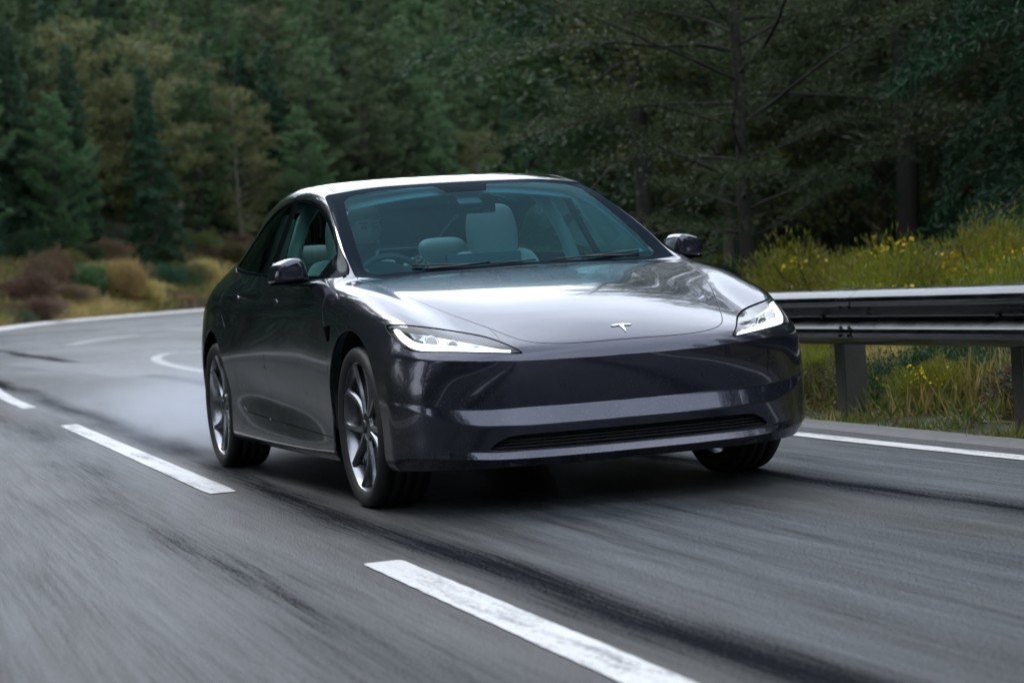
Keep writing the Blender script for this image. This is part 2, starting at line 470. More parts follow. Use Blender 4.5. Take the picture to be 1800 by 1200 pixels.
def cpt(x):      # centre line point at x
    i = np.argsort(-Cc[:, 0]); return float(np.interp(-x, -Cc[i, 0], Cc[i, 1]))
def dash(x0, x1, w=.125, mat=None):
    P = [(x, cpt(x)) for x in np.linspace(x0, x1, 70)]
    gw = np.random.default_rng(int(abs(x0) * 10)); ws_ = w + gw.normal(size=len(P)) * .0025; ws_[0] *= .86; ws_[-1] *= .86
    v, f = ribbon(P, ws_); o = mesh_obj('lane_marking', v, f, mat or MW, smooth=False); return o
for k, (x0, x1) in enumerate(((10.6, 8.3), (4.9, 1.80), (-1.30, -8.45), (-12.0, -18.5))):
    o = dash(x0, x1, .135 if k == 1 else .135, MW if k < 4 else MW2); tag(o, kind='structure')
# solid line by the verge on the right
rl = resample(Rc, 400); T_ = np.gradient(rl, axis=0); T_ /= np.linalg.norm(T_, axis=1)[:, None]; Nr = np.stack([T_[:, 1], -T_[:, 0]], 1)
sgn = np.sign((Nr[200] @ (np.array([rl[200][0], -1]) - rl[200]))); Nr *= sgn
m_ = (rl[:, 0] > -14) & (rl[:, 0] < 60)
v, f = ribbon((rl + Nr * .235)[m_], .115); tag(mesh_obj('edge_marking', v, f, MW, smooth=False), kind='structure')
# far edge line on the outside of the bend
ll = resample(Lc, 500); T_ = np.gradient(ll, axis=0); T_ /= np.linalg.norm(T_, axis=1)[:, None]; Nl = np.stack([-T_[:, 1], T_[:, 0]], 1)
if Nl[250][1] < 0: Nl *= -1
kk = ll[:, 0] < 60; a_, b_ = (ll + Nl * .70)[kk], (ll + Nl * .12)[kk]; n_ = len(a_)      # the outer margin of the bend is banked up
hz_ = np.interp(-a_[:, 0], [40, 100], [.006, .15])
v = [(*p, .004) for p in a_] + [(*p, z) for p, z in zip(b_, hz_)]
f = [(i, n_ + i, n_ + i + 1, i + 1) for i in range(n_ - 1)]
tag(mesh_obj('edge_marking', v, f, MW, smooth=False), kind='structure')
# painted tip of the island in the mouth of the side road
isl = catmull([(-17.0, 2.02), (-19.1, 2.12), (-22.9, 2.42), (-26.2, 2.86), (-28.2, 3.30), (-29.4, 3.72), (-29.2, 4.05), (-28.0, 4.25), (-25, 4.42)], 8)
v, f = ribbon(isl, .17); tag(mesh_obj('island_marking', v, f, MW2, smooth=False), kind='structure')
v, f = ribbon(catmull([(-46, 4.2), (-50, 5.6), (-53, 7.1)], 6), .35); tag(mesh_obj('lane_marking', v, f, MW2, smooth=False), kind='structure')
v, f = ribbon(catmull([(-54, 9.3), (-62, 12.4), (-70, 16)], 6), .40); tag(mesh_obj('lane_marking', v, f, MW2, smooth=False), kind='structure')
# dark resurfaced patch in the bend
v, f = join((np.array([(-30.5, .9, .002), (-18.9, 1.05, .002), (-18.2, 1.75, .002), (-24, 2.0, .002), (-31, 1.6, .002)]), [(0, 1, 2, 3, 4)]))
tag(mesh_obj('road_patch', v, f, simple('fresh_asphalt', (.028, .03, .034), .45, noise=.4, nscale=3, bump=.3), smooth=False), kind='structure')

# ground: one sheet to the horizon, rising as a wooded bank outside the bend, nearly level on the right
def ground_z(P):
    P = np.atleast_2d(P).astype(float)
    dl = poly_sdf(P, Lc, False); dr = poly_sdf(P, Rc, False)
    road_poly = np.concatenate([Lc, Rc[::-1]])
    ins = poly_sdf(P, road_poly)
    near_left = dl < dr
    z = np.full(len(P), -.06)
    a = np.clip(ins - 1.0, 0, 1e9)
    zl = np.where(P[:, 0] < -60, np.minimum(a * .16, 14) , np.minimum(a * .03, 6))
    k = np.clip((-P[:, 0] - 25) / 60, 0, 1); zl = lerp(np.minimum(a * .02, 4), np.minimum(a * .34, 24), k)
    zr = lerp(np.minimum(np.clip(a - 3, 0, 99) * .05, 6), np.minimum(np.clip(a - 2, 0, 99) * .17, 18), k)
    z = z + np.where(near_left, zl, zr)
    z += np.where(ins > 1, .12 * np.sin(P[:, 0] * .7) * np.cos(P[:, 1] * .9) * np.clip(ins / 8, 0, 1), 0)
    return np.where(ins < .4, -.06, z)
def soil():
    m, nt, out = new_mat('verge_ground'); b = NB(nt)
    p = b.n('BsdfPrincipled'); b.l(p.outputs[0], out.inputs[0]); ob = b.n('TexCoord').outputs['Object']
    n1 = b.noise(ob, .12, 6, .6); n2 = b.noise(ob, 2.5, 6, .7)
    c = b.mix(b.ramp(n1, [(.4, 0), (.6, 1)]), (.030, .034, .016), (.075, .058, .030))
    c = b.mix(b.ramp(n2, [(.35, 0), (.7, 1)]), c, (.045, .052, .022))
    b.l(c, p.inputs['Base Color']); p.inputs['Roughness'].default_value = .9
    bp = b.n('Bump', Strength=.8, Distance=.08); b.l(n2, bp.inputs['Height']); b.l(bp.outputs[0], p.inputs['Normal'])
    return m
gx = np.concatenate([np.linspace(-620, -260, 12), np.linspace(-240, -20, 74), np.linspace(-17, 25, 29), np.linspace(32, 200, 26), np.linspace(240, 600, 8)])
gy = np.concatenate([np.linspace(-420, -90, 9), np.linspace(-75, -8, 20), np.linspace(-6, 34, 30), np.linspace(38, 180, 36), np.linspace(205, 480, 9)])
GX, GY = np.meshgrid(gx, gy, indexing='ij'); GP = np.stack([GX.ravel(), GY.ravel()], 1); GZ = ground_z(GP)
ny = len(gy); F = [(i * ny + j, (i + 1) * ny + j, (i + 1) * ny + j + 1, i * ny + j + 1) for i in range(len(gx) - 1) for j in range(ny - 1)]
tag(mesh_obj('ground', np.column_stack([GP, GZ]), F, soil()), kind='structure')
# narrow concrete haunch between asphalt and grass on the right
v, f = ribbon((rl + -Nr * .17)[m_], .34, -.012); tag(mesh_obj('verge_edge', v, f, simple('gritty_verge', (.10, .10, .10), .7, noise=.5, nscale=14, bump=.5), smooth=False), kind='structure')

# ---------------------------------------------------------------- crash barrier
MG = simple('galvanised_steel', (.075, .08, .085), .22, metal=1.0, noise=.25, nscale=6)
MP = simple('weathered_post', (.045, .042, .036), .75, noise=.4, nscale=12, bump=.3)
GR = empty('guardrail', (0, 2.6, 0)); tag(GR, 'galvanised two-wave steel crash barrier on posts along the right verge', 'guardrail')
gpath = (rl - Nr * .56)[(rl[:, 0] > -40) & (rl[:, 0] < 40)]
gpath = resample(gpath, 160)
prof = [(-.004, .400), (.012, .404), (.030, .412), (.074, .440), (.080, .455), (.080, .485), (.072, .497), (.010, .540), (.004, .553), (.004, .560), (.010, .573), (.072, .616), (.080, .628), (.080, .658), (.074, .672), (.030, .700), (.014, .708), (-.006, .712), (-.006, .706)]
T_ = np.gradient(gpath, axis=0); T_ /= np.linalg.norm(T_, axis=1)[:, None]; Ng = np.stack([T_[:, 1], -T_[:, 0]], 1)
if Ng[0][1] > 0: Ng *= -1
V = [(*(gpath[i] + Ng[i] * o_) - np.array([GR.location[0], GR.location[1]]), z) for i in range(len(gpath)) for o_, z in prof]
m2 = len(prof); F = [(i * m2 + k, (i + 1) * m2 + k, (i + 1) * m2 + k + 1, i * m2 + k + 1) for i in range(len(gpath) - 1) for k in range(m2 - 1)]
beam = mesh_obj('rail_beam', V, F, MG, GR); beam.data.set_sharp_from_angle(angle=radians(40))
lp = [(o_ + .004, z) for o_, z in prof]
def lap_joint(i0):
    V = [(*(gpath[i0] + (gpath[i0 + 1] - gpath[i0]) * t + Ng[i0] * o_) - np.array([GR.location[0], GR.location[1]]), z) for t in (0, .33) for o_, z in lp]
    mesh_obj('lap_joint', V, [(k, m2 + k, m2 + k + 1, k + 1) for k in range(m2 - 1)], MG, GR)
    for t in (.06, .27):
        for z in (.455, .50, .612, .66):
            q = gpath[i0] + (gpath[i0 + 1] - gpath[i0]) * t; o_ = float(np.interp(z, [p_[1] for p_ in prof], [p_[0] for p_ in prof])) + .010
            v, f = box((*(q + Ng[i0] * o_ - np.array([GR.location[0], GR.location[1]])), z), (.017, .012, .016)); mesh_obj('splice_bolt', v, f, MG, GR, smooth=False)
for xx in (-9.2, -4.9, -2.05, 2.6): lap_joint(int(np.argmin(np.abs(gpath[:, 0] - xx))))
sm = beam.modifiers.new('t', 'SOLIDIFY'); sm.thickness = .003; sm.offset = 0
post_me = None
dd = np.concatenate([[0], np.cumsum(np.linalg.norm(np.diff(gpath, axis=0), axis=1))])
# posts every 2 m, one at x = -2.7
x0 = np.interp(2.68, -gpath[::1, 0] if gpath[0, 0] > gpath[-1, 0] else gpath[::-1, 0] * -1, dd if gpath[0, 0] > gpath[-1, 0] else dd[::-1])
for k in range(-14, 16):
    s_ = x0 + k * 2.0
    if s_ < 0 or s_ > dd[-1]: continue
    p = [float(np.interp(s_, dd, gpath[:, j])) for j in (0, 1)]; q = [float(np.interp(s_, dd, Ng[:, j])) for j in (0, 1)]
    if post_me is None:
        bm = bmesh.new()
        bmesh.ops.create_cube(bm, size=1); bmesh.ops.scale(bm, vec=(.12, .15, .86), verts=bm.verts); bmesh.ops.translate(bm, vec=(0, 0, .28), verts=bm.verts)
        bmesh.ops.bevel(bm, geom=bm.edges[:], offset=.008, segments=2, affect='EDGES')
        r_ = bmesh.ops.create_cube(bm, size=1); bmesh.ops.scale(bm, vec=(.10, .10, .22), verts=r_['verts']); bmesh.ops.translate(bm, vec=(0, -.10, .555), verts=r_['verts'])
        po = link_bm('post', bm, MP, GR, smooth=False); post_me = po.data
        bo_v, bo_f = lathe([(.0005, -.012), (.012, -.010), (.014, 0)], 'y', 10); bo = mesh_obj('bolt', bo_v, bo_f, MG, po); bo_me = bo.data
    else:
        po = bpy.data.objects.new('post', post_me); COL.objects.link(po); po.parent = GR
        bo = bpy.data.objects.new('bolt', bo_me); COL.objects.link(bo); bo.parent = po
    po.location = (p[0] - q[0] * .155 - GR.location[0], p[1] - q[1] * .155 - GR.location[1], 0)
    po.rotation_euler = (0, 0, math.atan2(-q[1], -q[0]) - pi / 2); bo.location = (0, -.165, .557)
# ---------------------------------------------------------------- trees and shrubs
VAL = .50
def leaf_mat(name, c0, c1, c2, rough=.55, trans=.25):
    m, nt, out = new_mat(name); b = NB(nt)
    p = b.n('BsdfPrincipled'); geo = b.n('NewGeometry'); oi = b.n('ObjectInfo'); ob = b.n('TexCoord').outputs['Object']
    c = b.mix(geo.outputs['Random Per Island'], c0, c1)
    n = b.ramp(b.noise(ob, .55, 4, .6), [(.38, 0), (.64, 1)])
    c = b.mix(b.math('MULTIPLY', n, .65), c, c2)
    hsv = b.n('HueSaturation'); b.l(c, hsv.inputs['Color'])
    b.l(b.math('MULTIPLY_ADD', oi.outputs['Random'], .05, .475), hsv.inputs['Hue'])
    b.l(b.math('MULTIPLY_ADD', oi.outputs['Random'], .42, VAL), hsv.inputs['Value'])
    b.l(hsv.outputs[0], p.inputs['Base Color']); p.inputs['Roughness'].default_value = rough; p.inputs['Specular IOR Level'].default_value = .35
    t = b.n('BsdfTranslucent'); b.l(hsv.outputs[0], t.inputs[0]); mx = b.n('MixShader'); mx.inputs[0].default_value = trans
    b.l(p.outputs[0], mx.inputs[1]); b.l(t.outputs[0], mx.inputs[2]); b.l(mx.outputs[0], out.inputs[0])
    return m
def bark_mat(name, c):
    return simple(name, c, .9, noise=.45, nscale=9, bump=.6)
BK = bark_mat('dark_bark', (.022, .019, .017)); BKL = bark_mat('pale_bark', (.16, .14, .115))
L_PINE = leaf_mat('pine_needles', (.030, .080, .028), (.085, .165, .050), (.125, .165, .075))
L_FIR = leaf_mat('fir_needles', (.008, .044, .018), (.032, .110, .038), (.018, .058, .026))
L_MIX = leaf_mat('late_summer_leaves', (.08, .115, .03), (.17, .19, .05), (.14, .11, .04), trans=.3)
L_GORSE = leaf_mat('yellow_green_leaves', (.12, .17, .016), (.29, .30, .028), (.22, .15, .035), trans=.35)
L_HEATH = leaf_mat('brown_heather', (.14, .070, .050), (.24, .14, .085), (.10, .09, .045), trans=.2)
L_DRY = leaf_mat('dry_golden_grass', (.40, .27, .10), (.62, .45, .19), (.27, .25, .08), trans=.35)
L_GRASS = leaf_mat('green_grass', (.08, .13, .02), (.20, .24, .04), (.22, .18, .06), trans=.35)
L_FLOW = leaf_mat('yellow_flowers', (.55, .40, .01), (.75, .58, .02), (.60, .42, .01), trans=.2)

def leaves(P, D, L, Wd, rng, fold=.0):
    """a narrow kite per point: P base, D direction, L length, Wd width -> V, F(quads)"""
    n = len(P); D = D / (np.linalg.norm(D, axis=1)[:, None] + 1e-9)
    R = rng.normal(size=(n, 3)); S = np.cross(D, R); S /= np.linalg.norm(S, axis=1)[:, None] + 1e-9
    L = L[:, None]; Wd = Wd[:, None]
    V = np.stack([P, P + D * L * .45 + S * Wd / 2, P + D * L, P + D * L * .45 - S * Wd / 2], 1).reshape(-1, 3)
    F = np.arange(4 * n).reshape(n, 4)
    return V, F

def fast_mesh(name, V, F, mat):
    me = bpy.data.meshes.new(name); V = np.asarray(V, np.float32); F = np.asarray(F, np.int32); k = F.shape[1]
    me.vertices.add(len(V)); me.vertices.foreach_set('co', V.ravel())
    me.loops.add(F.size); me.loops.foreach_set('vertex_index', F.ravel())
    me.polygons.add(len(F)); me.polygons.foreach_set('loop_start', np.arange(len(F), dtype=np.int32) * k)
    me.materials.append(mat); me.update(calc_edges=True); return me

def tree_mesh(kind, seed, H=14, start=.12, spread=3.2, nbr=70, dens=1.0, leafL=.22, leafW=.05, sag=.25, top=.35, mat=None, bark=None):
    """returns (trunk mesh, crown mesh)"""
    g = np.random.default_rng(seed)
    wig = np.cumsum(g.normal(size=(12, 2)) * .05 * H / 14, 0); wig[0] = 0
    zt = np.linspace(-.3, H, 12)
    tr = np.column_stack([wig, zt]); rt_ = np.interp(zt / H, [0, .03, .5, 1], [.0165 * H, .0125 * H, .0075 * H, .0015 * H])
    parts = [tube(tr, rt_, 9, cap=False)]
    P, D = [], []
    for i in range(nbr):
        f = start + (1 - start) * (i + g.random()) / nbr
        z = f * H; base = np.array([np.interp(z, zt, tr[:, 0]), np.interp(z, zt, tr[:, 1]), z])
        a = i * 2.39996 + g.normal() * .5
        q = (f - start) / (1 - start)
        if kind == 'fir': Ln = spread * (1.0 - q) ** .85 + .25
        elif kind == 'pine': Ln = spread * (.55 + .75 * sin(pi * min(1, q * .9 + .12))) * (1 - .75 * q ** 3)
        else: Ln = spread * (.5 + .7 * sin(pi * min(1, q * .85 + .15)))
        Ln *= g.uniform(.65, 1.15)
        up = {'fir': .10, 'pine': .28, 'broad': .75}[kind] + g.normal() * .1
        d0 = np.array([cos(a), sin(a), up]); m = 7; pts = [base]; d = d0 / np.linalg.norm(d0)
        for k in range(m):
            d = d + np.array([0, 0, -sag * .22 if kind != 'pine' else (.10 - sag * .2)]) + g.normal(size=3) * .10; d /= np.linalg.norm(d)
            pts.append(pts[-1] + d * Ln / m)
        pts = np.array(pts); r0 = (.010 + .006 * Ln) * (1.2 if kind != 'fir' else .8)
        parts.append(tube(pts, np.linspace(r0, r0 * .15, m + 1), 5, cap=False))
        # twigs
        nt_ = int(Ln * 7 * dens) + 3
        for k in range(nt_):
            t = (k + g.random()) / nt_
            if t < .18 and kind != 'fir': continue
            j = min(int(t * m), m - 1); o = lerp(pts[j], pts[j + 1], t * m - j)
            dr = pts[j + 1] - pts[j]; dr /= np.linalg.norm(dr)
            sd = np.cross(dr, [0, 0, 1]) * (1 if k % 2 else -1)
            if kind == 'broad': sd = sd + g.normal(size=3) * .6
            tw = dr * .6 + sd * g.uniform(.5, 1.1) + np.array([0, 0, g.normal() * .15 + (.15 if kind == 'pine' else -.10)])
            tw /= np.linalg.norm(tw); tl = Ln * .30 * (1.15 - t) + .20
            nl = int(9 * dens) + 4 + int(tl * 10)
            tt = g.random(nl) ** .75
            q_ = o + tw[None] * (tt * tl)[:, None] + g.normal(size=(nl, 3)) * (.035 if kind == 'fir' else .055 if kind == 'pine' else .12)
            P.append(q_); D.append(tw[None] * .8 + g.normal(size=(nl, 3)) * (.55 if kind != 'broad' else .9) + np.array([0, 0, .15 if kind == 'pine' else -.05]))
    P = np.concatenate(P); D = np.concatenate(D); n = len(P)
    V, F = leaves(P, D, leafL * g.uniform(.6, 1.3, n), leafW * g.uniform(.7, 1.3, n), g)
    tv, tf = join(*parts)
    tm = bpy.data.meshes.new('trunk'); tm.from_pydata(tv.tolist(), [], tf); tm.materials.append(bark or BK)
    tm.polygons.foreach_set('use_smooth', [True] * len(tm.polygons))
    cm = fast_mesh('crown', V, F, mat)
    return tm, cm

KINDS = {
 'pine_a': tree_mesh('pine', 11, 17, .16, 3.3, 66, 1.0, .34, .085, .3, mat=L_PINE),
 'pine_b': tree_mesh('pine', 12, 19, .10, 3.0, 72, 1.0, .34, .085, .5, mat=L_PINE),
 'pine_c': tree_mesh('pine', 13, 15, .08, 3.6, 64, 1.0, .34, .085, .2, mat=L_PINE),
 'fir_a': tree_mesh('fir', 21, 18, .05, 3.4, 92, .95, .34, .08, .6, mat=L_FIR),
 'fir_b': tree_mesh('fir', 22, 15, .04, 3.2, 84, .95, .34, .08, .8, mat=L_FIR),
 'near_a': tree_mesh('fir', 31, 13, .05, 4.2, 84, 2.5, .13, .017, .9, mat=L_FIR),
 'near_b': tree_mesh('fir', 32, 12, .10, 3.9, 76, 2.5, .13, .017, .7, mat=L_FIR),
 'near_c': tree_mesh('pine', 33, 13, .14, 3.9, 62, 2.5, .13, .018, .6, mat=L_PINE),
 'open_d': tree_mesh('fir', 35, 14, .08, 5.4, 34, 1.5, .13, .018, .5, mat=L_FIR),
 'broad_a': tree_mesh('broad', 41, 12, .12, 3.6, 46, .85, .15, .10, .3, mat=L_MIX, bark=BKL),
 'broad_b': tree_mesh('broad', 42, 10, .06, 3.2, 44, .85, .14, .09, .3, mat=L_MIX, bark=BKL),
}
def plant_tree(kind, x, y, s=1.0, rz=0., label=None, group=None, cat='tree', z=None, name=None, tilt=0.):
    tm, cm = KINDS[kind]
    nm = name or {'pine': 'pine_tree', 'fir': 'fir_tree', 'near': 'pine_tree' if kind == 'near_c' else 'fir_tree', 'open': 'fir_tree', 'broad': 'broadleaf_tree'}[kind.split('_')[0]]
    r = empty(nm, (x, y, (ground_z([(x, y)])[0] if z is None else z) - .05), rz)
    r.rotation_euler = (tilt, 0, rz); r.scale = (s, s, s)
    for n_, me in (('trunk', tm), ('crown', cm)):
        o = bpy.data.objects.new(n_, me); COL.objects.link(o); o.parent = r
    tag(r, label, cat, group)
    return r
def shrub_mesh(seed, R=1.0, H=1.0, n=6000, L=.12, Wd=.03, mat=None, lobes=6, up=.4, fl=0, flmat=None):
    g = np.random.default_rng(seed); P, D = [], []
    cs = [(g.normal() * R * .35, g.normal() * R * .35, H * g.uniform(.35, .6), R * g.uniform(.40, .65), H * g.uniform(.35, .5)) for _ in range(lobes)]
    for i in range(lobes):
        cx, cy_, cz, r, h = cs[i]; m = n // lobes
        v = g.normal(size=(m, 3)); v /= np.linalg.norm(v, axis=1)[:, None]; rad = g.random(m) ** .45 * (1 + .25 * np.sin(v[:, 0] * 7 + i) * np.cos(v[:, 2] * 6))
        p = np.array([cx, cy_, cz]) + v * rad[:, None] * [r, r, h]; k = p[:, 2] > 0
        P.append(p[k]); D.append(v[k] + np.array([0, 0, up]) + g.normal(size=(k.sum(), 3)) * .5)
    P = np.concatenate(P); D = np.concatenate(D); m = len(P)
    V, F = leaves(P, D, L * g.uniform(.6, 1.4, m), Wd * g.uniform(.7, 1.3, m), g)
    me = fast_mesh('foliage', V, F, mat)
    st = []
    for k in range(9):
        a = g.random() * 2 * pi; r = R * g.uniform(.2, .7)
        st.append(tube([(0, 0, -.05), (cos(a) * r * .4, sin(a) * r * .4, H * .35), (cos(a) * r, sin(a) * r, H * .8)], [.022 * R, .015 * R, .006 * R], 5, cap=False))
    sv, sf = join(*st); sme = bpy.data.meshes.new('stem'); sme.from_pydata(sv.tolist(), [], sf); sme.materials.append(BK)
    fme = None
    if fl:
        top = P[:, 2] > np.quantile(P[:, 2], .55); Q = P[top]; cl = Q[g.choice(len(Q), max(3, fl // 25))]
        Q = (cl[:, None, :] + g.normal(size=(len(cl), 25, 3)) * [.10, .10, .05]).reshape(-1, 3) + [0, 0, .05]; m = len(Q)
        V, F = leaves(Q, g.normal(size=(m, 3)) + [0, 0, .6], .045 * g.uniform(.7, 1.3, m), .035 * g.uniform(.7, 1.3, m), g)
        fme = fast_mesh('blossom', V, F, flmat)
    return me, sme, fme
SH = {
 'gorse_a': shrub_mesh(51, .95, 1.15, 20000, .075, .0095, L_GORSE, 7, .9, 180, L_FLOW),
 'gorse_b': shrub_mesh(52, .8, .8, 18000, .07, .0095, L_GORSE, 6, .9, 75, L_FLOW),
 'green': shrub_mesh(53, 1.1, 1.0, 16000, .06, .018, L_FIR, 8, .4),
 'mixed': shrub_mesh(54, 1.0, .95, 14000, .07, .024, L_MIX, 7, .4),
 'brown': shrub_mesh(55, .9, .8, 14000, .08, .014, L_HEATH, 6, .6),
 'dark_round': shrub_mesh(56, 1.0, 1.15, 12000, .085, .028, L_PINE, 8, .3),
 'dry': shrub_mesh(57, .8, .75, 6500, .22, .018, L_DRY, 6, 1.6),
}
def plant_shrub(kind, x, y, s, label, group, name='shrub', cat='shrub', rz=0, sz=1.0):
    r = empty(name, (x, y, ground_z([(x, y)])[0] - .03), rz); r.scale = (s, s, s * sz)
    for n_, me in zip(('foliage', 'stem', 'blossom'), SH[kind]):
        if me is None: continue
        o = bpy.data.objects.new(n_, me); COL.objects.link(o); o.parent = r
    tag(r, label, cat, group); return r

def offset_pts(curve, x_lo, x_hi, off, step, side, rg, jit):
    c = resample(curve, 900); T_ = np.gradient(c, axis=0); T_ /= np.linalg.norm(T_, axis=1)[:, None]; N_ = np.stack([-T_[:, 1], T_[:, 0]], 1)
    if (N_[300] @ np.array([0, 1])) * side < 0: N_ *= -1
    k = (c[:, 0] > x_lo) & (c[:, 0] < x_hi); c, N_ = c[k], N_[k]
    d = np.concatenate([[0], np.cumsum(np.linalg.norm(np.diff(c, axis=0), axis=1))]); out = []
    s_ = rg.uniform(0, step)
    while s_ < d[-1]:
        i = min(np.searchsorted(d, s_), len(c) - 1); p = c[i] + N_[i] * (off + rg.normal() * jit)
        out.append((float(p[0] + rg.normal() * jit), float(p[1] + rg.normal() * jit * .5))); s_ += step * rg.uniform(.7, 1.3)
    return out
rp = np.random.default_rng(99)
def behind_r(x, off):
    i = np.argmin(np.abs(rl[:, 0] - x)); p = rl[i] - Nr[i] * off; return float(p[0]), float(p[1])
road_poly = np.concatenate([Lc, Rc[::-1]])
def clear(x, y, m): return poly_sdf(np.array([(x, y)]), road_poly)[0] > m

SECT = [(175.5, 'past the left edge of the picture'), (173.6, 'at the left edge of the picture'), (172.0, 'above the russet heather'), (170.6, 'above the dark round bush'),
        (169.0, 'above the tall golden bush'), (167.6, 'above the rear door'), (166.2, 'above the near door mirror'), (164.6, 'above the near roof corner'), (162.8, 'above the driver side of the roof'),
        (160.8, 'above the middle of the roof'), (158.8, 'above the passenger side of the roof'), (157.0, 'above the far end of the windshield'), (155.3, 'above the far door mirror'),
        (153.6, 'above the far headlight'), (151.8, 'above the left part of the rail'), (150.0, 'above the middle of the rail'), (147.6, 'above the right end of the rail'), (0, 'past the right edge of the picture')]
def where(x, y):
    a = math.degrees(math.atan2(y - CAM[1], x - CAM[0])) % 360
    if not (140 < a < 182): return None
    for t, w_ in SECT:
        if a >= t: return w_
ROWN = ['first row', 'second row', 'third row', 'fourth row', 'fifth row', 'sixth row', 'seventh row', 'eighth row', 'rearmost row']
# --- wood on the bank outside the bend (left and centre of the picture)
far_lab = {'pine': 'tall grey-green pine in the wood on the bank beyond the far edge of the bend',
           'fir': 'dark green fir in the wood on the bank beyond the far edge of the bend',
           'broad': 'pale leafy tree among the conifers beyond the far edge of the bend'}
for ri, (off, step, sc) in enumerate(((15, 5.0, .95), (21, 5.5, 1.05), (28, 6, 1.15), (37, 6.5, 1.25), (48, 7, 1.35), (62, 7, 1.5), (76, 7, 1.6), (90, 7, 1.9), (104, 7, 2.1))):
    for (x, y) in offset_pts(Lc, -238, -88, off, step, -1, rp, 1.3):
        kd = rp.choice(['pine_a', 'pine_b', 'pine_c', 'fir_a', 'fir_b', 'broad_a'], p=[.26, .24, .2, .14, .12, .04])
        if clear(x, y, 6): plant_tree(kd, x, y, sc * rp.uniform(.85, 1.25) * (1.2 if kd[0] == 'b' else 1), rp.uniform(0, 6.28), {'pine': 'tall grey-green pine', 'fir': 'dark conical fir', 'broad': 'pale leafy tree'}[kd.split('_')[0]] + ', ' + ROWN[ri] + ' beyond the bend, ' + (where(x, y) or 'out of the picture'), 'trees of the wood beyond the bend')
for k in range(26):
    a_ = radians(rp.uniform(158.8, 165.5)); d_ = rp.uniform(285, 345)
    x, y = CAM[0] + d_ * cos(a_), CAM[1] + d_ * sin(a_)
    plant_tree(str(rp.choice(['pine_a', 'pine_b', 'fir_a'])), x, y, rp.uniform(1.7, 2.1), rp.uniform(0, 6.28), 'very tall conifer closing the valley, ' + (where(x, y) or 'above the roof'), 'trees closing the valley')
# --- wood on the right: from beside the barrier back to the mouth of the side road
r_lab = {'near': 'dark fir with low sweeping branches in the shaded wood behind the crash barrier', 'fir': 'dark green fir further back in the wood right of the road',
         'pine': 'slender pine in the wood right of the road behind the car', 'broad': 'yellowing leafy tree at the edge of the wood behind the car', 'open': 'old open-branched fir in the wood behind the car'}
for ri, (off, step, x0, x1, ks, ps) in enumerate((
    (5.2, 6.0, -190, -22, ['near_a', 'near_b', 'broad_a', 'broad_b', 'pine_c'], [.22, .2, .24, .2, .14]),
    (9.0, 4.6, -190, 16, ['near_a', 'near_b', 'near_c', 'broad_b'], [.34, .30, .26, .10]),
    (13.5, 4.6, -190, 18, ['near_a', 'near_b', 'near_c', 'pine_b', 'broad_a'], [.3, .25, .2, .15, .1]),
    (19, 5.0, -190, 18, ['fir_a', 'fir_b', 'near_c', 'pine_a'], [.35, .3, .15, .2]),
    (26, 5.5, -190, 18, ['fir_a', 'fir_b', 'pine_b'], [.4, .4, .2]),
    (35, 7, -190, 10, ['fir_a', 'fir_b', 'pine_a'], [.4, .3, .3]))):
    for (x, y) in offset_pts(Rc, x0, x1, off, step, 1, rp, .8):
        kd = str(rp.choice(ks, p=ps))
        if not clear(x, y, 3.4): continue
        if kd[:5] == 'broad' and x > -14: kd = 'near_b'
        az = math.degrees(math.atan2(y - CAM[1], x - CAM[0])); d_ = math.hypot(x, y)
        cap = (d_ * .27 / 13 if d_ < 75 else 3) if az > 157 else (d_ * .27 / 13 + (157 - az) * .16)   # tree heights capped so the bonnet reflects open sky
        plant_tree(kd, x, y, max(.42, min(rp.uniform(.85, 1.25) * (1.35 if d_ > 70 else 1), cap * rp.uniform(.85, 1.1))), rp.uniform(0, 6.28), {'near': 'dark fir', 'fir': 'green fir', 'pine': 'slender pine', 'broad': 'yellowing tree'}[kd.split('_')[0]] + ', ' + ROWN[ri] + ' of the right wood, ' + (where(x, y) or 'out of the picture'), 'trees of the wood on the right')
# trees one can single out in the photograph
plant_tree('open_d', -24, 10.6, 1.0, 2.2, 'old fir with thick black trunk and long bare branches above the car roof', name='fir_tree')
plant_tree('near_c', -15.1, 8.1, .62, .7, 'thin dark trunked fir just right of the car roof, above the left door mirror', name='fir_tree')
# --- unseen trees for reflections: road side beside the camera, and ahead of the car
for off, step, x0, x1 in ((4.2, 5.0, -88, 75), (8.5, 5.5, -88, 80), (14, 7, -85, 80)):
    for (x, y) in offset_pts(Lc, x0, x1, off, step, -1, rp, .8):
        if clear(x, y, 3.0): plant_tree(str(rp.choice(['pine_a', 'near_b', 'fir_a', 'pine_c'] if x > -18 else ['fir_a', 'fir_b', 'pine_b'])), x, y, rp.uniform(.8, 1.1) * (1 if x > -18 else 1.35), rp.uniform(0, 6.28), 'unseen conifer in the wood on the near side of the road', 'trees on the near side of the road')  # made taller behind the car to darken what its side windows reflect
for off, step in ((9, 5.5), (15, 7)):
    for (x, y) in offset_pts(Rc, 24, 85, off, step, 1, rp, .8):
        plant_tree(str(rp.choice(['near_a', 'near_b', 'fir_b'])), x, y, rp.uniform(.75, 1.05), rp.uniform(0, 6.28), 'unseen conifer beside the road ahead of the car', 'unseen trees ahead of the car')
for off, step in ((4.6, 4.0),):  # extra unseen row, keeps bright sky out of the bumper's reflection
    for (x, y) in offset_pts(Rc, 30, 75, off, step, 1, rp, .6):
        plant_tree(str(rp.choice(['near_a', 'near_b'])), x, y, rp.uniform(.85, 1.1), rp.uniform(0, 6.28), 'unseen conifer beside the road ahead of the car', 'unseen trees ahead of the car')
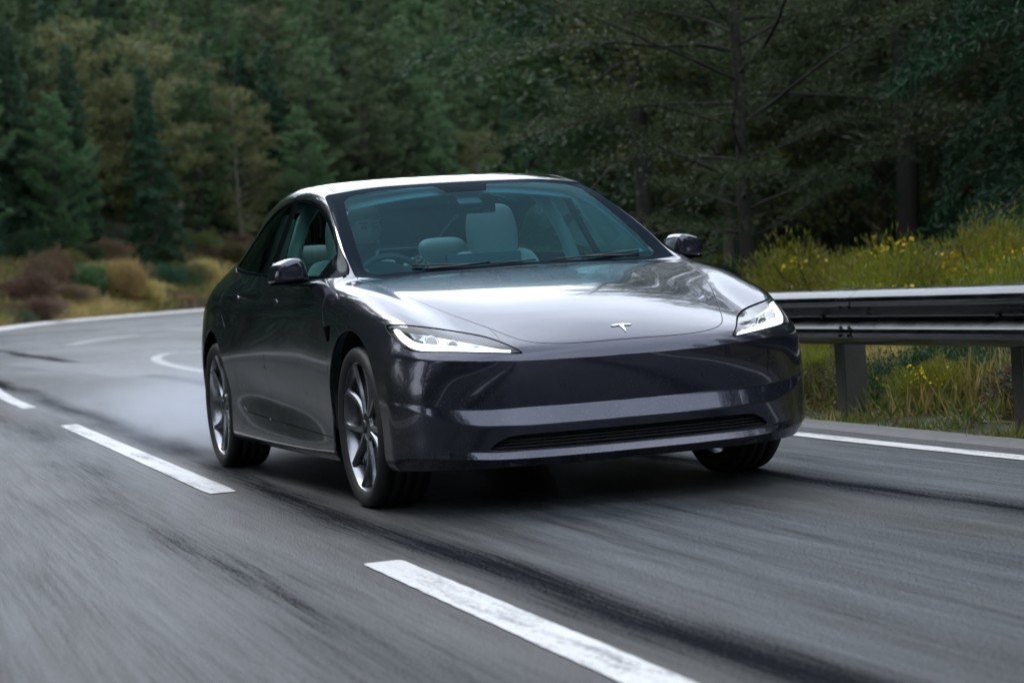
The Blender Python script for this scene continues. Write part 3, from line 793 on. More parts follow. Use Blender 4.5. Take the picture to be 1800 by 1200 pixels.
for k in range(46):  # unseen bushes added to hide the bright horizon from the bumper
    x = rp.uniform(4, 76); bx, by = behind_r(x, rp.uniform(1.5, 2.6))
    plant_shrub(str(rp.choice(['green', 'mixed'])), bx, by, rp.uniform(.8, 1.3), 'unseen bush ahead of the car, added to hide the horizon in reflections', 'unseen bushes ahead of the car', 'shrub', 'bush', rp.uniform(0, 6.28), 1.2)
# unseen trees added across the road end to close sky gaps in bumper reflections
for k in range(70):
    plant_tree(str(rp.choice(['fir_a', 'pine_b', 'pine_a'])), rp.uniform(84, 112), rp.uniform(-45, 40), rp.uniform(.8, 1.1), rp.uniform(0, 6.28), 'unseen conifer beside the road ahead of the car', 'unseen trees ahead of the car', z=0)

# --- shrubs behind the barrier
gl = 'undergrowth behind the crash barrier'
def behind(x, off):
    i = np.argmin(np.abs(rl[:, 0] - x)); p = rl[i] - Nr[i] * off; return float(p[0]), float(p[1])
for x, y, kd, s, sz, lab in (
    (-4.3, 3.45, 'gorse_a', .42, .9, 'low gorse with yellow flowers beside the left headlight behind the barrier'),
    (-3.75, 3.35, 'mixed', .42, .8, 'small olive bush under the rail just right of the car'),
    (-2.55, 3.40, 'gorse_b', .46, 1.0, 'gorse tuft with yellow flowers showing under the rail'),
    (-1.75, 3.45, 'brown', .45, .9, 'brown leafed bush under the rail at the right edge of the picture'),
    (-1.0, 3.5, 'green', .5, .9, 'green bush under the rail beyond the last post in view'),
    (-4.6, 4.1, 'dry', .5, .8, 'dry grass clump between the car and the first post right of it'),
    (-3.1, 3.6, 'green', .45, .9, 'dark low bush between the two barrier posts'),
    (-2.2, 4.1, 'dry', .5, .8, 'dry grass clump at the foot of the last post in view'),
    (-5.0, 4.2, 'brown', .5, .9, 'small russet bush behind the rail between the two posts'),
    (-3.9, 4.5, 'green', .55, .9, 'small dark bush behind the rail near the last post'),
    (-7.9, 4.7, 'gorse_b', .60, .9, 'low gorse with yellow tips just above the far end of the rail'),
    (-7.2, 5.0, 'gorse_a', .72, 1.0, 'yellow flowering gorse right of the bonnet, nearest the car'),
    (-6.2, 5.2, 'gorse_b', .80, 1.0, 'light green gorse above the rail right of the headlight'),
    (-5.5, 5.3, 'gorse_a', .74, 1.0, 'yellow green gorse above the middle of the rail'),
    (-4.7, 5.4, 'brown', .76, 1.0, 'brown bush rising above the rail at right'),
    (-4.2, 5.0, 'gorse_b', .74, 1.1, 'yellow green gorse above the rail near the right edge'),
    (-3.5, 5.2, 'mixed', .8, 1.1, 'olive brown bush above the rail at the right edge'),
    (-12.4, 6.4, 'mixed', .9, 1.0, 'olive bush at the foot of the firs behind the left door mirror'),
    (-10.6, 6.8, 'gorse_a', 1.1, 1.0, 'gorse in the second row nearest the left door mirror'),
    (-9.4, 7.0, 'gorse_b', 1.1, 1.0, 'broad light green gorse in the second row above the rail'),
    (-8.3, 7.1, 'gorse_a', 1.05, 1.0, 'high gorse with a yellow crest in the second row above the rail'),
    (-7.3, 7.2, 'brown', 1.0, 1.0, 'russet bush in the second row above the rail'),
    (-6.3, 7.0, 'gorse_a', .95, .9, 'high gorse in the second row near the right edge'),
    (-5.5, 6.8, 'gorse_b', .95, .9, 'pale gorse in the second row at the right edge'),
    (-14.8, 9.4, 'gorse_b', 1.25, 1.0, 'pale gorse in the back row in front of the firs'),
    (-12.8, 9.2, 'gorse_b', 1.25, 1.0, 'pale gorse with few flowers in the back row under the firs'),
    (-11.0, 9.4, 'gorse_a', 1.2, .95, 'gorse in the back row under the firs'),
    (-9.4, 9.0, 'brown', 1.15, .95, 'brown bush in the back row at the right edge')):
    bx, by = x, y; nm = 'gorse_bush' if kd.startswith('gorse') else 'grass_clump' if kd == 'dry' else 'shrub'
    plant_shrub(kd, bx, by, s, lab, gl, nm, 'bush' if kd != 'dry' else 'grass clump', rp.uniform(0, 6.28), sz)
for k in range(40):
    x = rp.uniform(-75, -9); i = np.argmin(np.abs(rl[:, 0] - x)); off = rp.uniform(2.6, 6.5)
    bx, by = behind(x, off); kd = str(rp.choice(['gorse_b', 'mixed', 'brown', 'green'], p=[.5, .2, .2, .1]))
    plant_shrub(kd, bx, by, rp.uniform(.8, 1.4), {'gorse_b': 'pale gorse', 'mixed': 'olive bush', 'brown': 'brown bush', 'green': 'dark green bush'}[kd] + ' at the foot of the trees, ' + (where(bx, by) or 'behind the car'), 'bushes along the right verge behind the car', 'shrub', 'bush', rp.uniform(0, 6.28))
for k in range(64):  # unseen verge bushes added to cover a bright line reflected in the doors
    x = rp.uniform(-75, 80); i = np.argmin(np.abs(ll[:, 0] - x)); p = ll[i] - Nl[i] * rp.uniform(1.6, 3.2)
    plant_shrub(str(rp.choice(['green', 'dark_round', 'mixed'])), float(p[0]), float(p[1]), rp.uniform(.8, 1.5), 'unseen bush on the near side verge, added to darken the door reflections', 'unseen bushes on the near side of the road', 'shrub', 'bush', rp.uniform(0, 6.28))
for k in range(34):  # unseen low row added to fill bright gaps in the bumper reflections
    plant_shrub('green', rp.uniform(78, 84), rp.uniform(-24, 16), rp.uniform(1.5, 2.4), 'unseen bush ahead of the car, added to hide the horizon in reflections', 'unseen bushes ahead of the car', 'shrub', 'bush', rp.uniform(0, 6.28))
# --- shrubs on the far bank
fb = 'bushes on the bank beyond the bend'
for x, y, kd, s, sz, lab in (
    (-151.5, 20.5, 'dark_round', 2.3, 1.0, 'dark round bush standing alone on the grassy bank at left'),
    (-151.1, 22.9, 'dry', 2.0, 2.0, 'tall golden bush right of the dark round bush on the bank'),
    (-151.9, 24.4, 'dry', 2.0, 1.3, 'golden bush between the tall golden one and the car'),
    (-145.9, 17.1, 'brown', 2.6, .65, 'purple brown heather left of the dark round bush'),
    (-132.3, 13.0, 'brown', 2.9, .6, 'purple brown heather at the left edge of the picture'),
    (-139.3, 13.4, 'brown', 3.2, .9, 'large russet bush behind the heather at the left edge'),
    (-149.9, 17.2, 'brown', 2.8, 1.5, 'reddish bush under the pines behind the dark round bush'),
    (-126.4, 11.9, 'green', 1.2, .8, 'small dark green bush near the far road edge at left'),
    (-164.3, 28.4, 'green', 2.2, 1.0, 'green bush at the foot of the firs on the bank'),
    (-168.1, 30.3, 'mixed', 2.2, .9, 'olive bush on the bank beside the car rear'),
    (-169.7, 32.4, 'dry', 2.2, 1.1, 'golden bush hidden partly by the car rear')):
    plant_shrub(kd, x, y, s, lab, fb, 'shrub' if kd != 'dry' else 'golden_bush', 'bush', rp.uniform(0, 6.28), sz)
for k in range(60):
    i = rp.integers(300, 440); p = ll[i] - Nl[i] * rp.uniform(2.0, 10); kd = str(rp.choice(['dry', 'mixed', 'brown', 'gorse_b'], p=[.6, .15, .15, .1]))
    if clear(p[0], p[1], 1.5): plant_shrub(kd, float(p[0]), float(p[1]), rp.uniform(.9, 2.0), {'dry': 'golden grass tussock', 'mixed': 'low olive bush', 'brown': 'low russet bush', 'gorse_b': 'low gorse'}[kd] + ' on the bank beyond the bend, ' + (where(p[0], p[1]) or 'out of the picture'), 'low growth on the grassy bank', 'shrub' if kd != 'dry' else 'grass_clump', 'bush' if kd != 'dry' else 'grass clump', rp.uniform(0, 6.28), rp.uniform(.4, .8))
for k in range(46):
    i = rp.integers(230, 470); p = ll[i] - Nl[i] * rp.uniform(11, 15)
    kd = str(rp.choice(['brown', 'dark_round', 'green', 'mixed'], p=[.35, .2, .25, .2]))
    if clear(p[0], p[1], 5): plant_shrub(kd, float(p[0]), float(p[1]), rp.uniform(1.4, 2.6), {'brown': 'russet bush', 'dark_round': 'dark round bush', 'green': 'green bush', 'mixed': 'olive bush'}[kd] + ' under the pines beyond the bend, ' + (where(p[0], p[1]) or 'out of the picture'), 'bushes under the pines beyond the bend', 'shrub', 'bush', rp.uniform(0, 6.28))

# --- grass (stuff)
def grass(name, P, L, Wd, mats, up=2.2, seed=1, fr=None, dens=1.0):
    g = np.random.default_rng(seed); n = len(P)
    V, F = leaves(P, g.normal(size=(n, 3)) + [0, 0, up], L * g.uniform(.5, 1.3, n), Wd * g.uniform(.6, 1.3, n), g)
    me = fast_mesh(name, V, F, mats[0])
    for m_ in mats[1:]: me.materials.append(m_)
    if len(mats) > 1: me.polygons.foreach_set('material_index', fr.astype(np.int32))
    o = bpy.data.objects.new(name, me); COL.objects.link(o); tag(o, kind='stuff'); return o
g = np.random.default_rng(5)
# far bank
n = 110000; i = g.integers(270, 450, n); off = 0.9 + g.random(n) ** 1.3 * 15; cl = g.normal(size=(n, 2)) * .5
P = ll[i] + T_[i * 0][:, :] * 0 - Nl[i] * off[:, None] + cl
P = P[poly_sdf(P, road_poly) > .6]; n = len(P)
ph = np.sin(P[:, 0] * .22 + 1.3) + np.cos(P[:, 1] * .31) + g.normal(size=n) * .6
o_ = grass('grass', np.column_stack([P, ground_z(P)]), 1.0, .085, [L_DRY, L_GRASS, L_HEATH], 1.6, 3, np.where(ph > -.1, 0, np.where(ph > -1.2, 1, 2)))
tag(o_, 'golden and green rough grass on the bank beyond the bend', 'grass')
# verge on the right and the floor of the wood
n = 60000; x = g.uniform(-16, 8, n); off = .36 + g.random(n) ** 1.4 * 9
ii = np.searchsorted(-rl[:, 0], -x).clip(0, len(rl) - 1); P = rl[ii] - Nr[ii] * off[:, None] + g.normal(size=(n, 2)) * [.10, .02]
near = off < 1.2; ph = np.sin(P[:, 0] * 1.9) + np.cos(P[:, 1] * 2.3 + P[:, 0]) + g.normal(size=n) * .7
o_ = grass('grass', np.column_stack([P, ground_z(P)]), np.where(off < .7, .10, np.where(near, .22, .38)), .011, [L_GRASS, L_DRY, L_HEATH], 1.7, 4, np.where(ph > .9, 1, np.where(ph < -1.3, 2, 0)))
tag(o_, 'rough grass and weeds under the crash barrier', 'grass')
# ---------------------------------------------------------------- car body surface (half, y >= 0), car frame = world:
# x forward from the front axle, y to the car's left, z up from the road
TOP = [
 # nose crease
 [(.862,0,.582),(.854,.22,.583),(.832,.42,.588),(.793,.57,.595),(.738,.68,.602),(.672,.765,.609),(.592,.83,.615),(.50,.88,.618)],
 [(.838,0,.628),(.830,.22,.629),(.805,.41,.632),(.765,.55,.638),(.708,.655,.645),(.645,.74,.65),(.565,.81,.655),(.46,.876,.655)],
 [(.775,0,.672),(.766,.21,.671),(.738,.39,.672),(.695,.53,.675),(.64,.63,.684),(.58,.722,.70),(.50,.805,.713),(.385,.876,.69)],
 [(.62,0,.742),(.61,.21,.74),(.58,.40,.734),(.54,.545,.727),(.49,.64,.733),(.435,.735,.762),(.36,.828,.775),(.25,.886,.735)],
 [(.40,0,.812),(.39,.2,.809),(.37,.41,.798),(.33,.585,.787),(.29,.675,.80),(.235,.76,.826),(.165,.84,.822),(.09,.895,.775)],
 [(.15,0,.863),(.14,.2,.861),(.12,.42,.853),(.09,.63,.856),(.06,.71,.863),(.02,.785,.878),(-.03,.855,.862),(-.07,.902,.805)],
 [(-.12,0,.906),(-.125,.2,.904),(-.13,.43,.900),(-.14,.66,.902),(-.15,.735,.907),(-.17,.80,.909),(-.19,.863,.885),(-.21,.906,.82)],
 [(-.36,0,.944),(-.355,.22,.942),(-.34,.46,.938),(-.30,.685,.931),(-.29,.752,.932),(-.30,.81,.927),(-.31,.865,.900),(-.33,.908,.835)],
 # cowl
 [(-.52,0,.965),(-.515,.23,.963),(-.49,.47,.960),(-.45,.69,.955),(-.42,.752,.956),(-.42,.815,.946),(-.45,.868,.915),(-.48,.911,.845)],
 [(-.74,0,1.112),(-.74,.23,1.110),(-.725,.46,1.104),(-.68,.685,1.088),(-.655,.742,1.075),(-.68,.808,1.02),(-.72,.868,.945),(-.76,.913,.855)],
 [(-.97,0,1.253),(-.97,.23,1.251),(-.965,.45,1.243),(-.94,.645,1.222),(-.93,.705,1.205),(-.97,.785,1.10),(-1.0,.870,.952),(-1.03,.914,.86)],
 # header
 [(-1.22,0,1.378),(-1.22,.22,1.376),(-1.225,.43,1.369),(-1.24,.60,1.352),(-1.25,.675,1.322),(-1.29,.768,1.16),(-1.31,.872,.957),(-1.34,.915,.862)],
 [(-1.65,0,1.444),(-1.65,.2,1.443),(-1.65,.41,1.436),(-1.65,.595,1.418),(-1.65,.675,1.372),(-1.65,.765,1.19),(-1.65,.872,.966),(-1.65,.916,.868)],
 [(-2.1,0,1.438),(-2.1,.2,1.436),(-2.1,.4,1.427),(-2.1,.59,1.406),(-2.1,.672,1.358),(-2.1,.755,1.20),(-2.1,.862,.982),(-2.1,.914,.87)],
 [(-2.55,0,1.385),(-2.55,.2,1.383),(-2.55,.38,1.37),(-2.55,.57,1.345),(-2.55,.652,1.292),(-2.55,.73,1.17),(-2.55,.83,1.015),(-2.55,.908,.89)],
 [(-2.98,0,1.272),(-2.98,.2,1.268),(-2.98,.37,1.255),(-2.98,.54,1.23),(-2.98,.615,1.18),(-2.98,.69,1.105),(-2.98,.785,1.03),(-2.98,.885,.90)],
 [(-3.32,0,1.145),(-3.32,.2,1.142),(-3.32,.38,1.13),(-3.32,.53,1.105),(-3.32,.60,1.075),(-3.32,.67,1.04),(-3.32,.75,.99),(-3.32,.835,.88)],
 [(-3.60,0,1.075),(-3.6,.2,1.072),(-3.59,.39,1.066),(-3.58,.54,1.055),(-3.57,.62,1.038),(-3.55,.69,1.01),(-3.53,.745,.96),(-3.50,.80,.87)],
 [(-3.80,0,1.06),(-3.795,.2,1.058),(-3.78,.40,1.05),(-3.75,.54,1.03),(-3.72,.62,1.01),(-3.68,.68,.98),(-3.63,.73,.93),(-3.58,.77,.86)],
]
# ring below the nose crease, columns c0..c7, rows 1..7
RING_F = [
 [(.858,0,.53),(.850,.22,.53),(.829,.42,.532),(.791,.572,.535),(.738,.682,.54),(.675,.769,.543),(.603,.836,.547),(.51,.888,.55)],
 [(.849,0,.465),(.841,.22,.465),(.820,.42,.466),(.782,.572,.468),(.732,.682,.47),(.676,.770,.474),(.608,.839,.48),(.514,.892,.488)],
 [(.838,0,.405),(.830,.22,.405),(.808,.42,.406),(.768,.57,.408),(.724,.682,.413),(.676,.770,.425),(.607,.840,.442),(.514,.894,.452)],
 [(.870,0,.338),(.862,.22,.338),(.840,.42,.339),(.798,.57,.343),(.742,.685,.356),(.681,.772,.385),(.610,.841,.415),(.516,.895,.428)],
 [(.850,0,.238),(.842,.22,.238),(.820,.42,.239),(.780,.571,.242),(.732,.683,.252),(.676,.769,.27),(.606,.839,.29),(.514,.893,.31)],
 [(.872,0,.211),(.864,.22,.211),(.842,.42,.212),(.800,.573,.214),(.738,.685,.221),(.673,.768,.225),(.598,.836,.228),(.508,.888,.23)],
 [(.83,0,.178),(.822,.22,.178),(.80,.41,.178),(.76,.56,.178),(.70,.665,.178),(.632,.745,.178),(.56,.81,.178),(.48,.862,.178)],
]
# side sections: x -> (y,z) of rows 1..7
SIDE = {
 .46: [(.900,.565),(.903,.50),(.905,.455),(.905,.41),(.903,.335),(.897,.225),(.872,.178)],
 .24: [(.912,.63),(.918,.55),(.918,.47),(.916,.41),(.912,.33),(.906,.225),(.884,.178)],
 .0:  [(.917,.715),(.922,.62),(.923,.52),(.920,.43),(.915,.33),(.908,.225),(.888,.178)],
 -.40:[(.914,.75),(.914,.63),(.909,.50),(.899,.395),(.899,.30),(.903,.215),(.880,.170)],
 -.9: [(.920,.765),(.917,.64),(.908,.52),(.890,.42),(.893,.32),(.905,.205),(.880,.165)],
 -1.6:[(.922,.775),(.921,.65),(.911,.54),(.888,.445),(.892,.34),(.905,.205),(.880,.165)],
 -2.2:[(.922,.78),(.924,.66),(.918,.55),(.895,.465),(.897,.35),(.905,.210),(.880,.168)],
 -2.875:[(.912,.78),(.924,.66),(.924,.54),(.920,.42),(.915,.31),(.905,.22),(.885,.175)],
 -3.3:[(.870,.77),(.885,.66),(.888,.54),(.882,.43),(.873,.33),(.865,.24),(.84,.19)],
 -3.6:[(.785,.76),(.80,.66),(.81,.54),(.81,.43),(.80,.33),(.78,.25),(.75,.20)],
}
REAR_Z = [.76, .66, .54, .43, .34, .26, .22]

def build_cage():
    K = len(TOP); V = []; idT = {}
    def add(p): V.append(p); return len(V) - 1
    for k in range(K):
        for c in range(8): idT[k, c] = add(TOP[k][c])
    xs = sorted(SIDE); S = np.array([SIDE[x] for x in xs])
    def side(x, r):
        return [float(np.interp(x, xs, S[:, r - 1, j])) for j in (0, 1)]
    cols = []   # ring columns: list of vertex ids per row
    cre = {}
    for c in range(8):
        cols.append([idT[0, c]] + [add(RING_F[r][c]) for r in range(7)])
    for k in range(1, K):
        x7 = TOP[k][7][0]
        col = [idT[k, 7]]
        for r in range(1, 8):
            w = max(0, 1 - abs(x7 - .5) / .25)
            x = x7
            y, z = side(x, r)
            col.append(add((x, y, z)))
        cols.append(col)
    for c in range(6, -1, -1):
        col = [idT[K - 1, c]]
        tx, ty, tz = TOP[K - 1][c]
        for r in range(1, 8):
            bulge = [.01, .02, .0, .02, .06, .04, .0][r - 1]
            col.append(add((tx - bulge, ty * (1.0 if r < 6 else .97), REAR_Z[r - 1])))
        cols.append(col)
    F = []
    for k in range(K - 1):
        for c in range(7):
            F.append((idT[k, c], idT[k, c + 1], idT[k + 1, c + 1], idT[k + 1, c]))
    for j in range(len(cols) - 1):
        for r in range(7):
            F.append((cols[j][r + 1], cols[j + 1][r + 1], cols[j + 1][r], cols[j][r]))
    def cr(a, b, w): cre[(min(a, b), max(a, b))] = w
    # creases
    for j in range(7):
        cr(cols[j][0], cols[j + 1][0], (1, 1, 1, 1, .85, .5, .25)[j])       # nose
        cr(cols[j][4], cols[j + 1][4], (1, 1, 1, 1, .9, .7, .4)[j])        # shelf lower edge
        cr(cols[j][3], cols[j + 1][3], (.7, .7, .7, .7, .6, .4, .2)[j])
        cr(cols[j][5], cols[j + 1][5], (.75, .75, .75, .75, .6, .3, .1)[j])
        cr(cols[j][6], cols[j + 1][6], (1, 1, 1, 1, .9, .6, .4)[j])        # lip
    for j in range(7, len(cols) - 1):
        cr(cols[j][6], cols[j + 1][6], .35)
    for c in range(7):
        cr(idT[8, c], idT[8, c + 1], .5 if c < 3 else 0.0)       # cowl
        cr(idT[K - 1, c], idT[K - 1, c + 1], .6)
    for k in range(8, 15): cr(idT[k, 3], idT[k + 1, 3], .25)
    for k in range(8, 15): cr(idT[k, 6], idT[k + 1, 6], .3)
    return np.array(V, float), F, cre

def subdivide(V, F, cre, levels):
    me = bpy.data.meshes.new('cage')
    me.from_pydata([tuple(v) for v in V.tolist()], [], F)
    at = me.attributes.new('crease_edge', 'FLOAT', 'EDGE')
    ek = {tuple(sorted(e.vertices)): e.index for e in me.edges}
    w = np.zeros(len(me.edges), np.float32)
    for e, v in cre.items():
        if e in ek: w[ek[e]] = v
    at.data.foreach_set('value', w)
    o = bpy.data.objects.new('cage', me); COL.objects.link(o)
    md = o.modifiers.new('s', 'SUBSURF'); md.levels = levels; md.render_levels = levels
    md.use_limit_surface = True; md.boundary_smooth = 'PRESERVE_CORNERS'; md.quality = 4
    dg = bpy.context.evaluated_depsgraph_get(); dg.update()
    ev = o.evaluated_get(dg); m2 = ev.to_mesh()
    n = len(m2.vertices); P = np.empty(n * 3, np.float32); m2.vertices.foreach_get('co', P)
    Q = np.empty(len(m2.polygons) * 4, np.int32)
    m2.loops.foreach_get('vertex_index', Q)
    P = P.reshape(-1, 3).astype(float); Q = Q.reshape(-1, 4)
    ev.to_mesh_clear(); bpy.data.objects.remove(o); bpy.data.meshes.remove(me)
    return P, Q

def mirrored(V, F, cre):
    """full symmetric cage from half (weld y=0)"""
    n = len(V); mp = np.arange(n)
    V2 = [tuple(v) for v in V]
    for i in range(n):
        if V[i][1] > 1e-6: mp[i] = len(V2); V2.append((V[i][0], -V[i][1], V[i][2]))
    F2 = list(F) + [tuple(int(mp[i]) for i in reversed(f)) for f in F]
    c2 = dict(cre)
    for (a, b), w in cre.items():
        x, y = int(mp[a]), int(mp[b]); c2[min(x, y), max(x, y)] = w
    return np.array(V2), F2, c2

def body_surface(level=4):
    V, F, cre = build_cage()
    n = len(V); W, F2, c2 = mirrored(V, F, cre)
    target = W.copy()
    for it in range(4):                                   # make the limit surface pass near the table's points
        P, Q = subdivide(W, F2, c2, 1)
        W = W + .75 * (target - P[:len(W)])
        W[:n][V[:, 1] < 1e-6, 1] = 0
    P, Q = subdivide(W, F2, c2, level)
    # normals
    T = np.concatenate([Q[:, [0, 1, 2]], Q[:, [0, 2, 3]]])
    fn = np.cross(P[T[:, 1]] - P[T[:, 0]], P[T[:, 2]] - P[T[:, 0]])
    N = np.zeros_like(P)
    for k in range(3): np.add.at(N, T[:, k], fn)
    N /= np.linalg.norm(N, axis=1)[:, None] + 1e-12
    # shorter diagonal
    d02 = np.linalg.norm(P[Q[:, 0]] - P[Q[:, 2]], axis=1); d13 = np.linalg.norm(P[Q[:, 1]] - P[Q[:, 3]], axis=1)
    a = d02 <= d13
    T = np.concatenate([Q[a][:, [0, 1, 2]], Q[a][:, [0, 2, 3]], Q[~a][:, [0, 1, 3]], Q[~a][:, [1, 2, 3]]])
    keep = (P[T][:, :, 1] > -1e-5).all(1)                 # keep the left half; the right one is its mirror image
    T = T[keep]
    A = np.concatenate([P, N], 1)
    A, T = compact(A, T)
    A[A[:, 1] < 1e-5, 1] = 0
    c = A[:, 1] == 0; A[c, 4] = 0
    A[:, 3:6] /= np.linalg.norm(A[:, 3:6], axis=1)[:, None]
    # orient outward
    if (A[:, 4] * (A[:, 1] > .8)).sum() < 0: A[:, 3:6] *= -1; T = T[:, ::-1]
    return A, T
# ---------------------------------------------------------------- the car
CAR = empty('parked_car', (0, 0, 0))
CAR.name = 'electric_saloon_car'
tag(CAR, 'wet dark grey electric saloon car with lit headlights in the lane beside the barrier', 'car')

SA, ST = body_surface(4)
# all outlines below are in metres in the car's own side (x,z), plan (x,y) or front (y,z) view
WS_OUT = [(-.505, -.9), (-.505, 0), (-.49, .26), (-.462, .5), (-.42, .752), (-.655, .735), (-.97, .690), (-1.255, .648), (-1.268, .625),
          (-1.262, .457), (-1.25, .23), (-1.248, 0), (-1.248, -.9)]
WS_CLEAR = [(-.54, -.9), (-.54, 0), (-.53, .26), (-.50, .5), (-.475, .655), (-.50, .69), (-.655, .672), (-.95, .628), (-1.13, .59), (-1.175, .55),
            (-1.19, .42), (-1.19, .20), (-1.185, .13), (-1.10, .10), (-1.10, 0), (-1.10, -.9)]
ROOF_OUT = [(-1.262, -.9), (-1.262, 0), (-1.264, .23), (-1.276, .457), (-1.30, .59), (-1.65, .575), (-2.1, .565), (-2.6, .545), (-3.0, .52), (-3.28, .50), (-3.34, .40), (-3.38, .2), (-3.39, 0), (-3.39, -.9)]
DLO = catmull([(-.455, .968), (-.64, 1.065), (-.90, 1.19), (-1.15, 1.283), (-1.42, 1.342), (-1.75, 1.356), (-2.05, 1.325), (-2.30, 1.262), (-2.50, 1.165), (-2.66, 1.072)], 6).tolist() \
    + catmull([(-2.655, 1.055), (-2.5, 1.034), (-2.1, 1.01), (-1.5, .985), (-1.0, .968), (-.7, .962), (-.47, .960)], 5).tolist()
HOOD = [(.826, -.9)] + catmull([(.826, 0), (.823, .15), (.812, .27), (.793, .35), (.765, .405), (.72, .445), (.63, .485), (.45, .552), (.2, .635), (0, .685), (-.2, .724), (-.38, .755)], 6).tolist() + [(-.43, .745),
        (-.44, .70), (-.455, .5), (-.468, .25), (-.475, 0), (-.475, -.9)]
HLAMP = catmull([(.853, .742), (.848, .752), (.82, .753), (.75, .741), (.66, .722), (.58, .700), (.53, .680), (.485, .650), (.450, .622), (.462, .617), (.56, .626), (.68, .637), (.78, .645), (.822, .655), (.842, .69), (.851, .72)], 5, closed=True)
GRILLE = [(-.9, .305), (0, .305), (.3, .305), (.47, .304), (.52, .300), (.565, .280), (.592, .257), (.588, .249), (.56, .2455), (.45, .2425), (.2, .241), (0, .241), (-.9, .241)]
BUMPER = [(.335, .56), (.375, .60), (.43, .635), (.47, .655), (.53, .662), (.70, .648), (.795, .634), (.80, .660), (1.2, .70), (1.2, 0), (.335, 0)]
DOOR_F = [(-.425, .30), (-.405, .50), (-.398, .70), (-.43, .90), (-.445, .964), (-.7, .964), (-1.0, .970), (-1.5, .987), (-1.625, .993), (-1.60, .80), (-1.60, .60), (-1.64, .42), (-1.665, .318), (-1.66, .304), (-.44, .272)]
DOOR_R = [(-1.625, .993), (-2.1, 1.012), (-2.5, 1.036), (-2.56, 1.03), (-2.60, .93), (-2.55, .83), (-2.46, .75), (-2.36, .60), (-2.30, .45), (-2.22, .345), (-2.15, .325), (-1.67, .306), (-1.665, .318), (-1.64, .42), (-1.60, .60), (-1.60, .80)]
def arch_f(A, cx):
    x, y, z = A[:, 0] - cx, A[:, 1], A[:, 2] - .345
    ax_ = np.where(x > 0, .400, .418)
    r = np.sqrt((x / ax_) ** 2 + (np.where(z > 0, z / .392, z / .60)) ** 2)
    return np.maximum((r - 1) * .4, .55 - y)

def flange(A, T, depth=.010):
    """turn the rim of a panel inward so that it has an edge of real thickness"""
    E = np.concatenate([T[:, [0, 1]], T[:, [1, 2]], T[:, [2, 0]]])
    key = np.sort(E, 1); u, idx, cnt = np.unique(key, axis=0, return_index=True, return_counts=True)
    B = E[idx[cnt == 1]]
    B = B[~((A[B[:, 0], 1] < 1e-4) & (A[B[:, 1], 1] < 1e-4))]
    if len(B) == 0: return A, T
    vs = np.unique(B); n = len(A)
    P = A[:, :3]; out = np.zeros((n, 3))
    t = P[B[:, 1]] - P[B[:, 0]]; t /= np.linalg.norm(t, axis=1)[:, None] + 1e-12
    m = np.cross(t, A[B[:, 0], 3:6])
    for k in range(3): np.add.at(out, (B[:, 0], k), m[:, k]); np.add.at(out, (B[:, 1], k), m[:, k])
    out = out[vs]; out /= np.linalg.norm(out, axis=1)[:, None] + 1e-12
    N = A[vs, 3:6]
    rings = []
    for d, k in ((0.0, .35), (.0012, .8), (depth, 1.0)):
        R = A[vs].copy(); R[:, :3] = P[vs] - N * d + out * min(d, .0006)
        nn = N * (1 - k) + out * k; R[:, 3:6] = nn / (np.linalg.norm(nn, axis=1)[:, None] + 1e-12); rings.append(R)
    mp = np.full(n, -1); mp[vs] = np.arange(len(vs)); m_ = len(vs)
    A2 = np.concatenate([A] + rings); T2 = [T]
    for k in range(2):
        a = n + k * m_ + mp[B[:, 0]]; b = n + k * m_ + mp[B[:, 1]]; c = a + m_; d = b + m_
        T2 += [np.stack([b, a, c], 1), np.stack([b, c, d], 1)]
    return A2, np.concatenate(T2)

def part_center(name, A, T, mat, fl=.010, parent=None):
    A, T = compact(A, T)
    if fl: A, T = flange(A, T, fl)
    V = np.concatenate([A[:, :3], A[:, :3] * [1, -1, 1]]); N = np.concatenate([A[:, 3:6], A[:, 3:6] * [1, -1, 1]])
    F = np.concatenate([T, T[:, ::-1] + len(A)])
    return mesh_obj(name, V, F, mat, parent or CAR, normals=N)

def part_pair(name, A, T, mat, fl=.010, parents=None):
    A, T = compact(A, T)
    if fl: A, T = flange(A, T, fl)
    o = []
    for i, s in enumerate((1, -1)):
        o.append(mesh_obj(name, A[:, :3] * [1, s, 1], T if s == 1 else T[:, ::-1], mat, parents[i] if parents else CAR, normals=A[:, 3:6] * [1, s, 1]))
    return o

def carve(A, T, fn, gap=.0018):
    """-> A, T(inside), T(rest) with a gap of 2*gap left between"""
    A, Ti, Tr = clip_mesh(A, T, fn(A) + gap)
    if gap > 0: A, _, Tr = clip_mesh(A, Tr, fn(A) - gap)
    return A, Ti, Tr

def plan(poly, cond): return lambda A: np.maximum(poly_sdf(A[:, :2], poly), cond(A))
def sidev(poly, cond): return lambda A: np.maximum(poly_sdf(A[:, [0, 2]], poly), cond(A))
def front(poly, cond): return lambda A: np.maximum(poly_sdf(A[:, 1:3], poly), cond(A))

f_ws = plan(WS_OUT, lambda A: .9 - A[:, 2]); f_wc = plan(WS_CLEAR, lambda A: .9 - A[:, 2])
f_roof = plan(ROOF_OUT, lambda A: .9 - A[:, 2])
f_dlo = sidev(DLO, lambda A: .58 - A[:, 1])
f_hood = plan(HOOD, lambda A: .615 - A[:, 2])
f_lamp = front(HLAMP, lambda A: .25 - A[:, 0])
f_gr = front(GRILLE, lambda A: .5 - A[:, 0])
f_bump = sidev(BUMPER, lambda A: -A[:, 1] - 1)
f_df = sidev(DOOR_F, lambda A: .6 - A[:, 1]); f_dr = sidev(DOOR_R, lambda A: .6 - A[:, 1])

